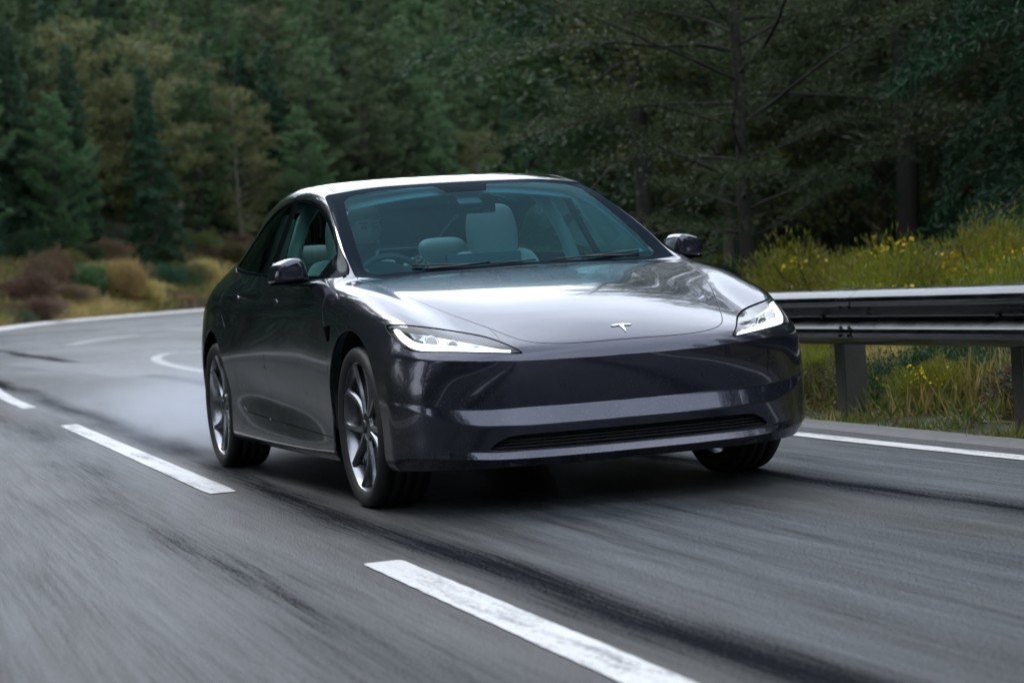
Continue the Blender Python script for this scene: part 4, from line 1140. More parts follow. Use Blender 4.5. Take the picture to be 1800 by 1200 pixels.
A, T = SA, ST
for cx in (-.012, -2.887):
    A, _, T = clip_mesh(A, T, arch_f(A, cx))
A, T_ws, T = carve(A, T, f_ws, .0025)
A, T_roof, T = carve(A, T, f_roof, .0025)
A, T_dlo, T = carve(A, T, f_dlo, .001)
A, T_hood, T = carve(A, T, f_hood)
A, T_lamp, T = carve(A, T, f_lamp, .0025)
A, T_gr, T = carve(A, T, f_gr, 0)
A, T_bump, T = carve(A, T, f_bump, .0007)
A, T_df, T = carve(A, T, f_df, .0022)
A, T_dr, T = carve(A, T, f_dr, .0022)
A, T_cowl, T = carve(A, T, lambda A: np.maximum(np.maximum(np.abs(A[:, 0] + .485) - .06, A[:, 1] - .70), np.maximum(.9 - A[:, 2], A[:, 2] - .99)), 0)
A, T_fen, T = carve(A, T, lambda A: np.maximum(-.42 - A[:, 0], .5 - A[:, 1]), .0012)
part_center('body_shell', A, T, M['paint'], .012)
part_pair('front_fender', A, T_fen, M['paint'], .012)
part_center('bonnet', A, T_hood, M['paint'], .014)
bumper = part_center('front_bumper', A, T_bump, M['paint'], .012)
doors_f = part_pair('front_door', A, T_df, M['paint'], .014)
doors_r = part_pair('rear_door', A, T_dr, M['paint'], .014)
part_center('cowl_panel', A, T_cowl, M['black'], .0)
A, Tc, Tb = clip_mesh(A, T_ws, f_wc(A))
ws = part_center('windshield', A, Tc, M['ws'], 0)
part_center('windshield_border', A, Tb, M['frit'], 0, ws)
part_center('glass_roof', A, T_roof, M['roofg'], .008)
# side windows: black trim ring, two panes and the pillar strip between
A, Tin, Ttrim = clip_mesh(A, T_dlo, f_dlo(A) + .014)
part_pair('window_trim', A, Ttrim, M['gloss'], .012)
f_pil = lambda A: np.abs(A[:, 0] + 1.615 + (A[:, 2] - .99) * .13) - .045
A, Tp, Tin = clip_mesh(A, Tin, f_pil(A))
A[:, :3] -= A[:, 3:6] * .004 * 0
part_pair('door_pillar', A, Tp, M['gloss'], .006)
f_sail = lambda A: (A[:, 0] * -1 - .70) + (A[:, 2] - .96) * .25   # black corner plate ahead of the door mirror
A, Ts, Tin = clip_mesh(A, Tin, f_sail(A)); 
part_pair('mirror_corner_plate', A, Ts, M['gloss'], 0)
A2 = A.copy(); A2[:, :3] -= A2[:, 3:6] * .004
A2, Tf, Trr = clip_mesh(A2, Tin, -1.615 - A2[:, 0])
part_pair('front_side_window', A2, Tf, M['sideg'], 0, doors_f)
part_pair('rear_side_window', A2, Trr, M['sideg'], 0, doors_r)

# dark layer under the panel gaps
B, BT = SA.copy(), ST
for cx in (-.012, -2.887): B, _, BT = clip_mesh(B, BT, arch_f(B, cx) - .006)
for f, m_ in ((f_ws, .012), (f_roof, .012), (f_dlo, .02), (f_lamp, .01), (f_gr, .004)):
    B, _, BT = clip_mesh(B, BT, f(B) + m_)
B[:, :3] -= B[:, 3:6] * .013
part_center('inner_structure', B, BT, M['inner'], 0)

# --- lower grille: recess walls, back plate, slats
G, GT = compact(A, T_gr)
E = np.concatenate([GT[:, [0, 1]], GT[:, [1, 2]], GT[:, [2, 0]]]); key = np.sort(E, 1)
u, idx, cnt = np.unique(key, axis=0, return_index=True, return_counts=True); Bd = E[idx[cnt == 1]]
Bd = Bd[~((G[Bd[:, 0], 1] < 1e-4) & (G[Bd[:, 1], 1] < 1e-4))]
P0 = G[:, :3]; P1 = P0 + [-.07, 0, .0]; n = len(P0)
V = np.concatenate([P0, P1]); F = [(b, a, a + n, b + n) for a, b in Bd.tolist()] + [(a + n, b + n, c + n) for a, b, c in GT.tolist()]
V2 = V * [1, -1, 1]; F2 = [tuple(i + 2 * n for i in reversed(f)) for f in F]
gr = mesh_obj('lower_grille', np.concatenate([V, V2]), F + F2, M['black'], CAR)
def nose_x(y):   # plan line of the lip
    return float(np.interp(abs(y), [0, .22, .42, .573, .685, .768], [.868, .860, .838, .797, .738, .673]))
for k, z in enumerate((.256, .268, .281, .294)):
    ym = (.575, .565, .55, .53)[k]
    ys = np.linspace(-ym, ym, 31)
    v, f = tube([(nose_x(y) - .035 - (.006 if k % 2 else 0), y, z) for y in ys], .0045, 6)
    mesh_obj('grille_slat', v, f, M['inner'], gr)
for y in np.linspace(-.5, .5, 9):
    v, f = box((nose_x(y) - .055, y, .268), (.02, .006, .07)); mesh_obj('grille_upright', v, f, M['inner'], gr, smooth=False)
# radar dimples / tow cover ring on the bumper
def on_front(y, z, lift=.0):
    """point on the nose at (y,z)"""
    s = SA[(SA[:, 0] > .4)]
    d = (s[:, 1] - abs(y)) ** 2 + (s[:, 2] - z) ** 2; i = np.argsort(d)[:4]; w = 1 / (d[i] + 1e-6); w /= w.sum()
    p = (s[i, :6] * w[:, None]).sum(0); nn = p[3:6] / np.linalg.norm(p[3:6])
    if y < 0: nn = nn * [1, -1, 1]
    return np.array([p[0], y, z]) + nn * lift, nn
for cy, cz, rad, nm in ((.64, .475, .030, 'tow_eye_cover'), (-.70, .475, .011, 'parking_sensor'), (.30, .475, .011, 'parking_sensor'), (-.30, .475, .011, 'parking_sensor')):
    pts = [on_front(cy + rad * cos(t), cz + rad * sin(t), .0004)[0] for t in np.linspace(0, 2 * pi, 28, endpoint=False)]
    v, f = tube(pts, .0011, 5, closed=True); mesh_obj(nm, v, f, M['inner'], bumper)

# --- headlights
for s in (1, -1):
    h, hT = compact(A, T_lamp); h = h * [1, s, 1, 1, s, 1]; hTt = hT if s == 1 else hT[:, ::-1]
    hv = h.copy()
    lamp = mesh_obj('headlight', hv[:, :3] - hv[:, 3:6] * .001, hTt, M['lens'], CAR, normals=hv[:, 3:6])
    # housing: the same outline pushed in, with walls
    E = np.concatenate([hTt[:, [0, 1]], hTt[:, [1, 2]], hTt[:, [2, 0]]]); key = np.sort(E, 1)
    u, idx, cnt = np.unique(key, axis=0, return_index=True, return_counts=True); Bd = E[idx[cnt == 1]]
    P0 = hv[:, :3]; ctr = np.array([.60, s * .66, .68]); P1 = P0 - hv[:, 3:6] * [.05, .03, .03] + (ctr - P0) * .06; n = len(P0)
    F = [(b, a, a + n, b + n) for a, b in Bd.tolist()] + [tuple(int(i) + n for i in t) for t in hTt.tolist()]
    mesh_obj('lamp_housing', np.concatenate([P0, P1]), F, M['black'], lamp)
    surf = SA[(SA[:, 0] > .2) & (SA[:, 1] > .3) & (SA[:, 2] > .55)]
    def onl(y, z, dep):
        d = (surf[:, 1] - y) ** 2 + (surf[:, 2] - z) ** 2; i = np.argsort(d)[:4]; w = 1 / (d[i] + 1e-6); w /= w.sum()
        p = (surf[i, :6] * w[:, None]).sum(0)
        q = np.array([p[0], y, z]) - p[3:6] * dep; return q * [1, s, 1]
    # light guide: a tapering blade along the lower edge that turns up the outer corner
    path = catmull([(.485, .634), (.54, .640), (.60, .648), (.66, .656), (.72, .663), (.775, .669), (.806, .680), (.824, .700), (.833, .724), (.836, .740)], 6)
    m_ = len(path); wid = np.interp(np.linspace(0, 1, m_), [0, .15, .45, .75, 1], [.004, .009, .0145, .015, .008])
    V, F = [], []
    for i, (y, z) in enumerate(path):
        t = path[min(i + 1, m_ - 1)] - path[max(i - 1, 0)]; t /= np.linalg.norm(t); nn = np.array([-t[1], t[0]])
        for k, (a, dp) in enumerate(((-1, .014), (-.5, .007), (.5, .007), (1, .014), (0, .03))):
            q = np.array([y, z]) + nn * wid[i] * a; V.append(onl(q[0], q[1], dp))
    for i in range(m_ - 1):
        for k in range(5):
            l = (k + 1) % 5; F.append((i * 5 + k, i * 5 + l, i * 5 + 5 + l, i * 5 + 5 + k))
    mesh_obj('light_guide', V, F, M['led'], lamp)
    # two projector lenses and a reflector bowl
    for (y, z, r_) in ((.742, .700, .024), (.672, .682, .022), (.602, .664, .017)):
        c = onl(y, z, .030)
        v, f = lathe([(r_ * 1.25, 0.0), (r_ * 1.25, .012), (r_ * 1.0, .014), (r_ * .96, .006)], 'x', 24)
        mesh_obj('projector_ring', v + c, f, M['refl'], lamp)
        v, f = lathe([(r_, .004), (r_ * .8, .010), (r_ * .5, .014), (0.0005, .016)], 'x', 24)
        mesh_obj('projector_lens', v + c, f, M['led2'] if r_ > .023 else M['screen'], lamp)
    path = [(.52, .655), (.58, .674), (.66, .700), (.74, .722), (.80, .732)]
    V = []; F = []
    for i, (y, z) in enumerate(path):
        V += [onl(y, z, .020), onl(y, z - .018, .034)]
        if i: F.append((2 * i - 2, 2 * i - 1, 2 * i + 1, 2 * i))
    mesh_obj('lamp_reflector', V, F, M['refl'], lamp)

# --- emblem: a stylised T badge standing on the bonnet tip
def badge():
    # outline in badge units (u across, v up); shield-like stem and curved cap
    cap = [(-.50, .36), (-.42, .43), (-.25, .49), (0, .51), (.25, .49), (.42, .43), (.50, .36), (.40, .28), (.25, .31), (.14, .33), (.10, .30), (0, -.55), (-.10, .30), (-.14, .33), (-.25, .31), (-.40, .28)]
    return cap
bc = badge(); SURF_T = SA[(SA[:, 1] < .12) & (SA[:, 0] > .5) & (SA[:, 2] > .62)]
def on_hood(y, x):
    d = (SURF_T[:, 1] - abs(y)) ** 2 + (SURF_T[:, 0] - x) ** 2; i = np.argsort(d)[:4]; w = 1 / (d[i] + 1e-7); w /= w.sum()
    p = (SURF_T[i, :6] * w[:, None]).sum(0); return np.array([x, y, p[2]]), p[3:6]
V = []
for lift in (.0008, .0040):
    for (u, v_) in bc:
        p, nn = on_hood(u * .088, .758 - v_ * .060); V.append(p + nn * lift)
n = len(bc); quads = [(0, 1, 15), (1, 14, 15), (1, 2, 14), (2, 13, 14), (2, 3, 12), (2, 12, 13), (3, 4, 10), (4, 9, 10), (4, 5, 9), (5, 8, 9), (5, 6, 7), (5, 7, 8), (3, 10, 12), (10, 11, 12)]
F = [tuple(i + n for i in q) for q in quads] + [(i, (i + 1) % n, (i + 1) % n + n, i + n) for i in range(n)]
mesh_obj('badge', V, F, M['emblem'], CAR, smooth=False)

# --- wheels
def tyre_vf():
    prof = [(.268, -.100), (.275, -.108), (.300, -.116), (.318, -.113), (.328, -.104), (.334, -.085)]
    for y in (-.062, -.054, -.046, -.012, -.004, .004, .040, .048, .056): pass
    tread = []
    for y0 in (-.045, 0, .045): tread += [(.3345, y0 - .005), (.327, y0 - .0045), (.327, y0 + .0045), (.3345, y0 + .005)]
    prof += tread + [(.334, .085), (.328, .104), (.318, .113), (.300, .116), (.275, .108), (.268, .100)]
    return lathe(prof, 'y', 72)
def rim_vf():
    """turbine alloy: barrel, lip, ten paired spokes. outer face towards +y"""
    barrel = lathe([(.268, -.10), (.25, -.09), (.245, .0), (.255, .075), (.266, .098), (.277, .104), (.280, .098), (.279, .092)], 'y', 72)
    hub = lathe([(.0005, .086), (.03, .085), (.058, .078), (.068, .066), (.07, .03)], 'y', 40)
    parts = [barrel, hub]
    for i in range(5):
        for sgn in (-1, 1):
            a0 = 2 * pi * i / 5 + sgn * .10
            rs = np.linspace(.05, .268, 9); V, F = [], []
            for j, r in enumerate(rs):
                t = j / 8; a = a0 + sgn * (.05 + .20 * t ** 1.3)
                w = lerp(.030, .034, t) if j < 8 else .040
                yo = lerp(.078, .096, t ** .8) - .012 * sin(pi * t)
                th = .03
                da = w / 2 / r
                for (aa, yy) in ((a - da, yo - .010), (a - da * .55, yo), (a + da * .55, yo), (a + da, yo - .010), (a + da * .8, yo - th), (a - da * .8, yo - th)):
                    V.append((r * cos(aa), yy, r * sin(aa)))
            for j in range(8):
                for k in range(6):
                    l = (k + 1) % 6; F.append((j * 6 + k, j * 6 + l, j * 6 + 6 + l, j * 6 + 6 + k))
            parts.append((np.array(V), F))
    return join(*parts)
tv, tf = tyre_vf(); rv, rf = rim_vf()
me_t = mesh_obj('tyre', tv, tf, M['tyre']); me_r = mesh_obj('wheel', rv, rf, M['rim'], smooth=True)
me_r.data.set_sharp_from_angle(angle=radians(35))
cv, cf = lathe([(.0005, .002), (.03, .002), (.165, .0), (.17, -.004), (.17, -.022), (.03, -.022)], 'y', 48)
me_c = mesh_obj('brake_disc', cv + [0, .03, 0], cf, M['disc'])
hv_, hf_ = lathe([(.0005, .094), (.02, .093), (.028, .088), (.030, .08)], 'y', 32)
me_h = mesh_obj('hub_cap', hv_, hf_, M['rimd'])
bv, bf = lathe([(.238, .02), (.236, .045), (.04, .055), (.04, .0)], 'y', 48)   # dark aero insert behind the spokes
me_b = mesh_obj('aero_insert', bv, bf, M['rimd'])
first = True
for x in (0, -2.875):
    for s in (-1, 1):
        w = me_r if first else me_r.copy()
        if not first: COL.objects.link(w)
        w.parent = CAR; w.location = (x, s * .789, .334); w.rotation_euler = (0, radians(20 + 30 * (x < 0)), pi if s < 0 else 0)
        for c_ in (me_t, me_c, me_h, me_b):
            k = c_ if first else c_.copy()
            if not first: COL.objects.link(k)
            k.parent = w; k.location = (0, 0, 0)
        first = False
        v, f = lathe([(.412, .095 if x == 0 else .07), (.412, -.30), (.30, -.30)], 'y', 40, radians(-18), radians(198))
        mesh_obj('wheel_liner', v * [1, s, 1] + [x - .01, s * .775, .345], f, M['inner'], CAR)
        v, f = tube([(x, s * .45, .30), (x, s * .70, .334)], .035, 8); mesh_obj('suspension_arm', v, f, M['inner'], CAR)
# floor
v, f = join(box((-1.44, 0, .185), (2.05, 1.72, .03)), box((.45, 0, .20), (.70, 1.05, .03)), box((-3.1, 0, .22), (1.1, 1.1, .05)), box((-.02, 0, .23), (.9, 1.0, .05)))
mesh_obj('underbody', v, f, M['inner'], CAR, smooth=False)
v, f = box((0.56, 0, .45), (.03, 1.3, .5)); mesh_obj('radiator_bulkhead', v, f, M['inner'], CAR, smooth=False)

# --- door mirrors
def mirror(s):
    def cage():
        # sections along x (front to back): outline of 8 points in (y,z), outer side positive
        secs = [(-.703, .70), (-.722, .92), (-.775, 1.0), (-.845, .99), (-.862, .93)]
        out = [(.873, .954), (.94, .949), (1.02, .949), (1.047, .960), (1.045, 1.012), (1.018, 1.050), (.925, 1.072), (.896, 1.045)]
        c = np.array([.965, 1.0]); V = []
        for x, k in secs:
            for (y, z) in out:
                q = c + (np.array([y, z]) - c) * k
                V.append((x + (abs(y - .93) * -.10 if x > -.8 else 0), q[0] * s, q[1]))
        F = []
        for i in range(len(secs) - 1):
            for k in range(8):
                l = (k + 1) % 8; F.append((i * 8 + k, i * 8 + l, i * 8 + 8 + l, i * 8 + 8 + k))
        F.append(tuple(range(7, -1, -1))); e = (len(secs) - 1) * 8; F.append(tuple(range(e, e + 8)))
        return V, F
    V, F = cage()
    if s < 0: F = [tuple(reversed(f)) for f in F]
    o = mesh_obj('door_mirror', V, F, M['paint'], CAR)
    at = o.data.attributes.new('crease_edge', 'FLOAT', 'EDGE')
    for e in o.data.edges:
        a_, b_ = sorted(e.vertices); k1, k2 = a_ // 8, b_ // 8
        if k1 == k2 and k1 in (1, 3): at.data[e.index].value = .45
        if k1 == k2 == 0 or k1 == k2 == 4: at.data[e.index].value = .3
        if k1 != k2 and a_ % 8 in (0, 3) and k1 in (1, 2): at.data[e.index].value = .5
    md = o.modifiers.new('s', 'SUBSURF'); md.levels = md.render_levels = 3
    gv, gf = [], []
    out = [(.885, .965), (.94, .958), (1.01, .958), (1.034, .970), (1.034, 1.018), (1.010, 1.046), (.938, 1.058), (.898, 1.038)]
    gv = [(-.866, y * s, z) for y, z in out]; mesh_obj('mirror_glass', gv, [tuple(range(8)) if s > 0 else tuple(range(7, -1, -1))], M['mirrorg'], o, smooth=False)
    # black lower bowl and foot running to the door
    V = []
    for (x, y, z, a, b) in ((-.79, 1.036, .953, .050, .008), (-.785, .97, .944, .066, .009), (-.765, .90, .942, .060, .010), (-.72, .872, .942, .045, .012), (-.67, .845, .940, .035, .014)):
        for t in range(10):
            th = 2 * pi * t / 10; V.append((x + a * cos(th), y * s, z + b * sin(th)))
    F = []
    for i in range(4):
        for k in range(10):
            l = (k + 1) % 10; F.append((i * 10 + k, i * 10 + l, i * 10 + 10 + l, i * 10 + 10 + k))
    F.append(tuple(range(10))); F.append(tuple(range(40, 50)))
    q = mesh_obj('mirror_foot', V, F, M['gloss'], o)
    md = q.modifiers.new('s', 'SUBSURF'); md.levels = md.render_levels = 2
mirror(-1); mirror(1)

# --- flush door handles, fender cameras
def on_side(x, z):
    s = SA[(SA[:, 1] > .6)]; d = (s[:, 0] - x) ** 2 + (s[:, 2] - z) ** 2; i = np.argsort(d)[:4]; w = 1 / (d[i] + 1e-6); w /= w.sum()
    p = (s[i, :6] * w[:, None]).sum(0); return np.array([x, p[1], z]), p[3:6] / np.linalg.norm(p[3:6])
for s in (1, -1):
    for (hx, hz, dp) in ((-1.36, .865, doors_f), (-2.25, .895, doors_r)):
        pts = []
        out = [(-.10, .012), (-.04, .016), (.06, .018), (.095, .010), (.10, 0), (.095, -.012), (.06, -.016), (-.04, -.012), (-.10, -.008)]
        for lift in (-.004, .003):
            for (a, b) in out:
                p, nn = on_side(hx + a, hz + b); pts.append((p + nn * lift) * [1, s, 1])
        n = len(out); F = [tuple(range(n, 2 * n)) if s < 0 else tuple(range(2 * n - 1, n - 1, -1))] + [(i, (i + 1) % n, (i + 1) % n + n, i + n) for i in range(n)]
        mesh_obj('door_handle', pts, F, M['paint'], dp[0 if s > 0 else 1], smooth=False)
    pts = []
    out = [(.035, .018), (-.060, .010), (-.048, -.002), (-.010, -.052), (.004, -.040)]
    for lift in (-.003, .005):
        for (a, b) in out:
            p, nn = on_side(-.345 + a, .742 + b); pts.append((p + nn * lift) * [1, s, 1])
    F = [tuple(range(5, 10))] + [(i, (i + 1) % 5, (i + 1) % 5 + 5, i + 5) for i in range(5)]
    mesh_obj('fender_camera', pts, F, M['gloss'], CAR, smooth=False)

# --- wipers
def wiper(pts, arm):
    v, f = tube(pts, .004, 6); w = mesh_obj('wiper', v, f, M['black'], CAR)
    v, f = tube(arm, .0055, 6); mesh_obj('wiper_arm', v, f, M['black'], w)
def ws_pt(x, y, lift=.012):
    d = (SA[:, 1] - abs(y)) ** 2 + (SA[:, 0] - x) ** 2 + 10 * (SA[:, 2] < .85); i = np.argsort(d)[:4]; w = 1 / (d[i] + 1e-7); w /= w.sum()
    p = (SA[i, :6] * w[:, None]).sum(0); nn = p[3:6] * [1, np.sign(y) or 1, 1]; return np.array([x, y, p[2]]) + nn * lift
wiper([ws_pt(-.535, y, .010) for y in np.linspace(-.46, .12, 14)], [ws_pt(-.50, -.40, .012), ws_pt(-.515, -.25, .016), ws_pt(-.535, -.10, .014)])
wiper([ws_pt(-.53 + .02 * (y - .2), y, .010) for y in np.linspace(.20, .62, 12)], [ws_pt(-.48, .60, .012), ws_pt(-.50, .48, .016), ws_pt(-.52, .36, .014)])
# ---------------------------------------------------------------- cabin
def sub(o, lv=2):
    md = o.modifiers.new('s', 'SUBSURF'); md.levels = md.render_levels = lv; return o
def ring_loft(secs, caps=True):
    """secs: list of rings (same count)"""
    n = len(secs[0]); V = [p for r in secs for p in r]; F = []
    for i in range(len(secs) - 1):
        for k in range(n):
            l = (k + 1) % n; F.append((i * n + k, i * n + l, i * n + n + l, i * n + n + k))
    if caps: F.append(tuple(range(n - 1, -1, -1))); e = (len(secs) - 1) * n; F.append(tuple(range(e, e + n)))
    return V, F
# dashboard: a lofted bar across the cabin
secs = []
for y in (-.70, -.68, -.5, -.2, 0, .2, .5, .68, .70):
    k = .7 if abs(y) > .69 else 1
    secs.append([(-.62, y, .93 * 1), (-.80, y, .945), (-.98, y, .925), (-1.03, y, .87), (-1.0, y, .74), (-.8, y, .60), (-.62, y, .62)])
v, f = ring_loft(secs); sub(mesh_obj('dashboard', v, f, M['dark'], CAR), 2)
# shelf between glass foot and dashboard
v, f = box((-.58, 0, .915), (.16, 1.30, .012)); mesh_obj('dashboard_top', v, f, M['dark'], CAR, smooth=False)
scr = bevel_box('centre_screen', (-1.02, 0.045, .925), (.018, .37, .225), M['dark'], CAR, .006, 2, rot=('Y', radians(-12)))
v, f = box((-1.00, 0, .90), (.03, .08, .10)); mesh_obj('screen_stand', v, f, M['dark'], scr, smooth=False)

def seat(cx, cy, w=.50):
    base = empty('x')
    secs = []
    def rect(cx_, z, wx, wy, r=.35):
        pts = []
        for k in range(12):
            t = 2 * pi * k / 12
            c_, s_ = cos(t), sin(t)
            pts.append((cx_ + wx / 2 * np.sign(c_) * abs(c_) ** .6, cy + wy / 2 * np.sign(s_) * abs(s_) ** .6, z))
        return pts
    bpy.data.objects.remove(base)
    # back, leaning rearwards; bolsters by width
    for (z, dx, wx, wy) in ((.42, 0, .13, .48), (.50, -.01, .16, .52), (.66, -.06, .15, .54), (.82, -.115, .13, .53), (.95, -.155, .115, .53), (1.03, -.18, .10, .47), (1.065, -.185, .07, .36)):
        secs.append(rect(cx + dx, z, wx, wy))
    v, f = ring_loft(secs); s_ = sub(mesh_obj('front_seat' if cx > -2 else 'rear_seat', v, f, M['seat'], CAR), 2)
    h = 0 if cx < -2 else 1
    secs = [rect(cx - .17, .98, .09, .20), rect(cx - .165, 1.04, .11, .26), rect(cx - .17, 1.12 - .03 * (1 - h), .12, .285), rect(cx - .18, 1.20 - .08 * (1 - h), .115, .275), rect(cx - .19, 1.27 - .13 * (1 - h), .09, .235), rect(cx - .195, 1.295 - .14 * (1 - h), .05, .16)]
    v, f = ring_loft(secs); sub(mesh_obj('headrest', v, f, M['seat'], s_), 2)
    secs = []
    for (x, zt, wy) in ((.54, .44, .40), (.50, .47, .50), (.30, .47, .54), (.08, .44, .54), (.0, .42, .50)):
        secs.append([(cx + x, cy - wy / 2, zt - .14), (cx + x, cy - wy / 2, zt + .02), (cx + x, cy - wy / 4, zt), (cx + x, cy + wy / 4, zt), (cx + x, cy + wy / 2, zt + .02), (cx + x, cy + wy / 2, zt - .14)])
    v, f = ring_loft(secs); sub(mesh_obj('seat_cushion', v, f, M['seat'], s_), 2)
seat(-1.68, -.37); seat(-1.68, .37)
seat(-2.50, -.36); seat(-2.50, .36); 
# rear shelf, floor, door cards, headliner pillars
v, f = box((-1.6, 0, .26), (2.2, 1.5, .03)); mesh_obj('cabin_floor', v, f, M['dark'], CAR, smooth=False)
v, f = box((-2.78, 0, .97), (.45, 1.25, .03)); mesh_obj('rear_shelf', v, f, M['dark'], CAR, smooth=False)
v, f = box((-2.72, 0, .62), (.06, 1.35, .7)); mesh_obj('rear_bulkhead', v, f, M['dark'], CAR, smooth=False)
v, f = box((-1.2, 0, .42), (1.1, .22, .24)); mesh_obj('centre_console', v, f, M['dark'], CAR, smooth=False)
for s in (1, -1):
    secs = []
    for x in (-.60, -.9, -1.3, -1.58, -1.64, -2.0, -2.5):
        secs.append([(x, s * .845, .955), (x, s * .80, .945), (x, s * .785, .80), (x, s * .74, .68), (x, s * .80, .60), (x, s * .82, .30), (x, s * .86, .30)])
    v, f = ring_loft(secs); mesh_obj('door_card', v, f, M['seat'], CAR, smooth=False)
    v, f = tube([(-1.66, s * .745, .95), (-1.69, s * .70, 1.12), (-1.72, s * .645, 1.25), (-1.74, s * .58, 1.335)], [.04, .035, .035, .035], 8); mesh_obj('pillar_lining', v, f, M['seat'], CAR)
    v, f = tube([(-2.40, s * .56, 1.28), (-2.65, s * .56, 1.15), (-2.85, s * .58, 1.0)], [.04, .05, .06], 8); mesh_obj('pillar_lining', v, f, M['seat'], CAR)
    v, f = tube([(-.60, s * .70, .985), (-.80, s * .675, 1.10), (-1.05, s * .635, 1.225), (-1.25, s * .595, 1.30), (-1.7, s * .57, 1.355), (-2.2, s * .56, 1.345)], [.012, .012, .014, .018, .03, .035], 8); mesh_obj('pillar_lining', v, f, M['lining'], CAR)
# headliner strip at the header
v, f = ring_loft([[(-1.17, y, 1.33 - .05 * (abs(y) / .55) ** 2), (-1.30, y, 1.375 - .05 * (abs(y) / .55) ** 2), (-1.30, y, 1.36 - .05 * (abs(y) / .55) ** 2), (-1.17, y, 1.32 - .05 * (abs(y) / .55) ** 2)] for y in np.linspace(-.56, .56, 9)])
mesh_obj('header_lining', v, f, M['lining'], CAR)
# rear-view mirror and sensor housing
m_ = bevel_box('rear_view_mirror', (-1.10, .02, 1.255), (.02, .24, .062), M['gloss'], CAR, .008, 2, rot=('Y', radians(10)))
bevel_box('sensor_housing', (-1.09, 0, 1.282), (.11, .12, .035), M['black'], CAR, .01, 2, rot=('Y', radians(28)))
# sun visor edge seen as a thin bar
v, f = tube([(-1.12, .12, 1.312), (-1.09, .26, 1.268)], .006, 6); mesh_obj('visor_rod', v, f, M['dark'], CAR)
# steering wheel
th = np.linspace(0, 2 * pi, 37)[:-1]
R_ = Matrix.Rotation(radians(-24), 3, 'Y')
def sw(y, z, x=0): q = R_ @ Vector((x, y, z)); return (q.x - 1.17, q.y - .37, q.z + .965 - .075)
v, f = tube([sw(.182 * cos(t), .175 * sin(t)) for t in th], .0165, 8, closed=True)
swl = mesh_obj('steering_wheel', v, f, M['dark'], CAR)
for a in (0, pi, -pi / 2):
    v, f = tube([sw(.05 * cos(a), .05 * sin(a), .02), sw(.17 * cos(a), .17 * sin(a))], .013, 6); mesh_obj('wheel_spoke', v, f, M['dark'], swl)
v, f = lathe([(.0005, .035), (.05, .03), (.065, .01), (.06, -.01)], 'x', 24); v = np.array([sw(p[1], p[2], p[0]) for p in v]); mesh_obj('wheel_boss', v, f, M['dark'], swl)

# ---------------------------------------------------------------- the driver
DRV = empty('person', (-1.45, -.37, .46))
tag(DRV, 'driver in dark clothing behind the steering wheel, one hand on the wheel rim', 'person')
def skin_mesh(name, joints, edges, mat, parent, lv=2, root=0):
    me = bpy.data.meshes.new(name); me.from_pydata([Vector(j[:3]) - parent.location for j in joints], edges, [])
    o = bpy.data.objects.new(name, me); COL.objects.link(o); o.parent = parent
    md = o.modifiers.new('k', 'SKIN')
    for i, j in enumerate(joints):
        sv = me.skin_vertices[0].data[i]; sv.radius = (j[3], j[4] if len(j) > 4 else j[3]); sv.use_root = (i == root)
    s_ = o.modifiers.new('s', 'SUBSURF'); s_.levels = s_.render_levels = lv
    me.materials.append(mat); md.use_smooth_shade = True
    return o
cy = -.37
J = [(-1.52, cy, .52, .13, .16), (-1.58, cy, .72, .13, .165), (-1.63, cy, .90, .125, .18), (-1.65, cy, 1.02, .07, .10), (-1.64, cy, 1.09, .055, .055), (-1.63, cy, 1.16, .075, .07), (-1.63, cy, 1.235, .08, .075),
     (-1.62, cy + .19, .985, .062), (-1.45, cy + .25, .80, .048), (-1.26, cy + .17, .93, .036),
     (-1.62, cy - .19, .985, .062), (-1.45, cy - .25, .80, .048), (-1.27, cy - .18, .90, .036),
     (-1.45, cy + .10, .50, .10), (-1.05, cy + .14, .56, .07), (-.85, cy + .12, .34, .05),
     (-1.45, cy - .10, .50, .10), (-1.05, cy - .14, .56, .07), (-.85, cy - .12, .34, .05)]
Ed = [(0, 1), (1, 2), (2, 3), (3, 4), (4, 5), (5, 6), (2, 7), (7, 8), (8, 9), (2, 10), (10, 11), (11, 12), (0, 13), (13, 14), (14, 15), (0, 16), (16, 17), (17, 18)]
body = skin_mesh('clothed_body', J, Ed, M['shirt'], DRV)
# head: skin coloured, with face features in the mesh
hd = []
for (z, rx, ry, ox) in ((1.085, .045, .045, .0), (1.11, .060, .052, .012), (1.135, .082, .062, .010), (1.165, .092, .070, .004), (1.20, .095, .074, .0), (1.235, .095, .075, -.002), (1.265, .085, .068, -.006), (1.29, .055, .045, -.008)):
    ring = []
    for k in range(16):
        t = 2 * pi * k / 16; x = rx * cos(t); y = ry * sin(t)
        if abs(z - 1.165) < .02 and k == 0: x += .022            # nose
        if abs(z - 1.20) < .01 and k in (1, 15): x -= .010      # eye sockets
        if abs(z - 1.135) < .01 and k == 0: x += .006           # lips
        ring.append((-1.60 + ox + x - DRV.location[0], cy + y - DRV.location[1], z + .0 - DRV.location[2]))
    hd.append(ring)
v, f = ring_loft(hd); sub(mesh_obj('head', v, f, M['skin'], DRV), 2)
hr = []
for (z, rx, ry, ox) in ((1.15, .065, .076, -.045), (1.19, .080, .083, -.034), (1.235, .106, .088, -.010), (1.275, .098, .080, -.006), (1.30, .075, .060, -.008), (1.315, .04, .035, -.010)):
    hr.append([(-1.60 + ox + rx * cos(2 * pi * k / 14) - DRV.location[0], cy + ry * sin(2 * pi * k / 14) - DRV.location[1], z - DRV.location[2]) for k in range(14)])
v, f = ring_loft(hr); sub(mesh_obj('hair', v, f, M['hair'], DRV), 2)
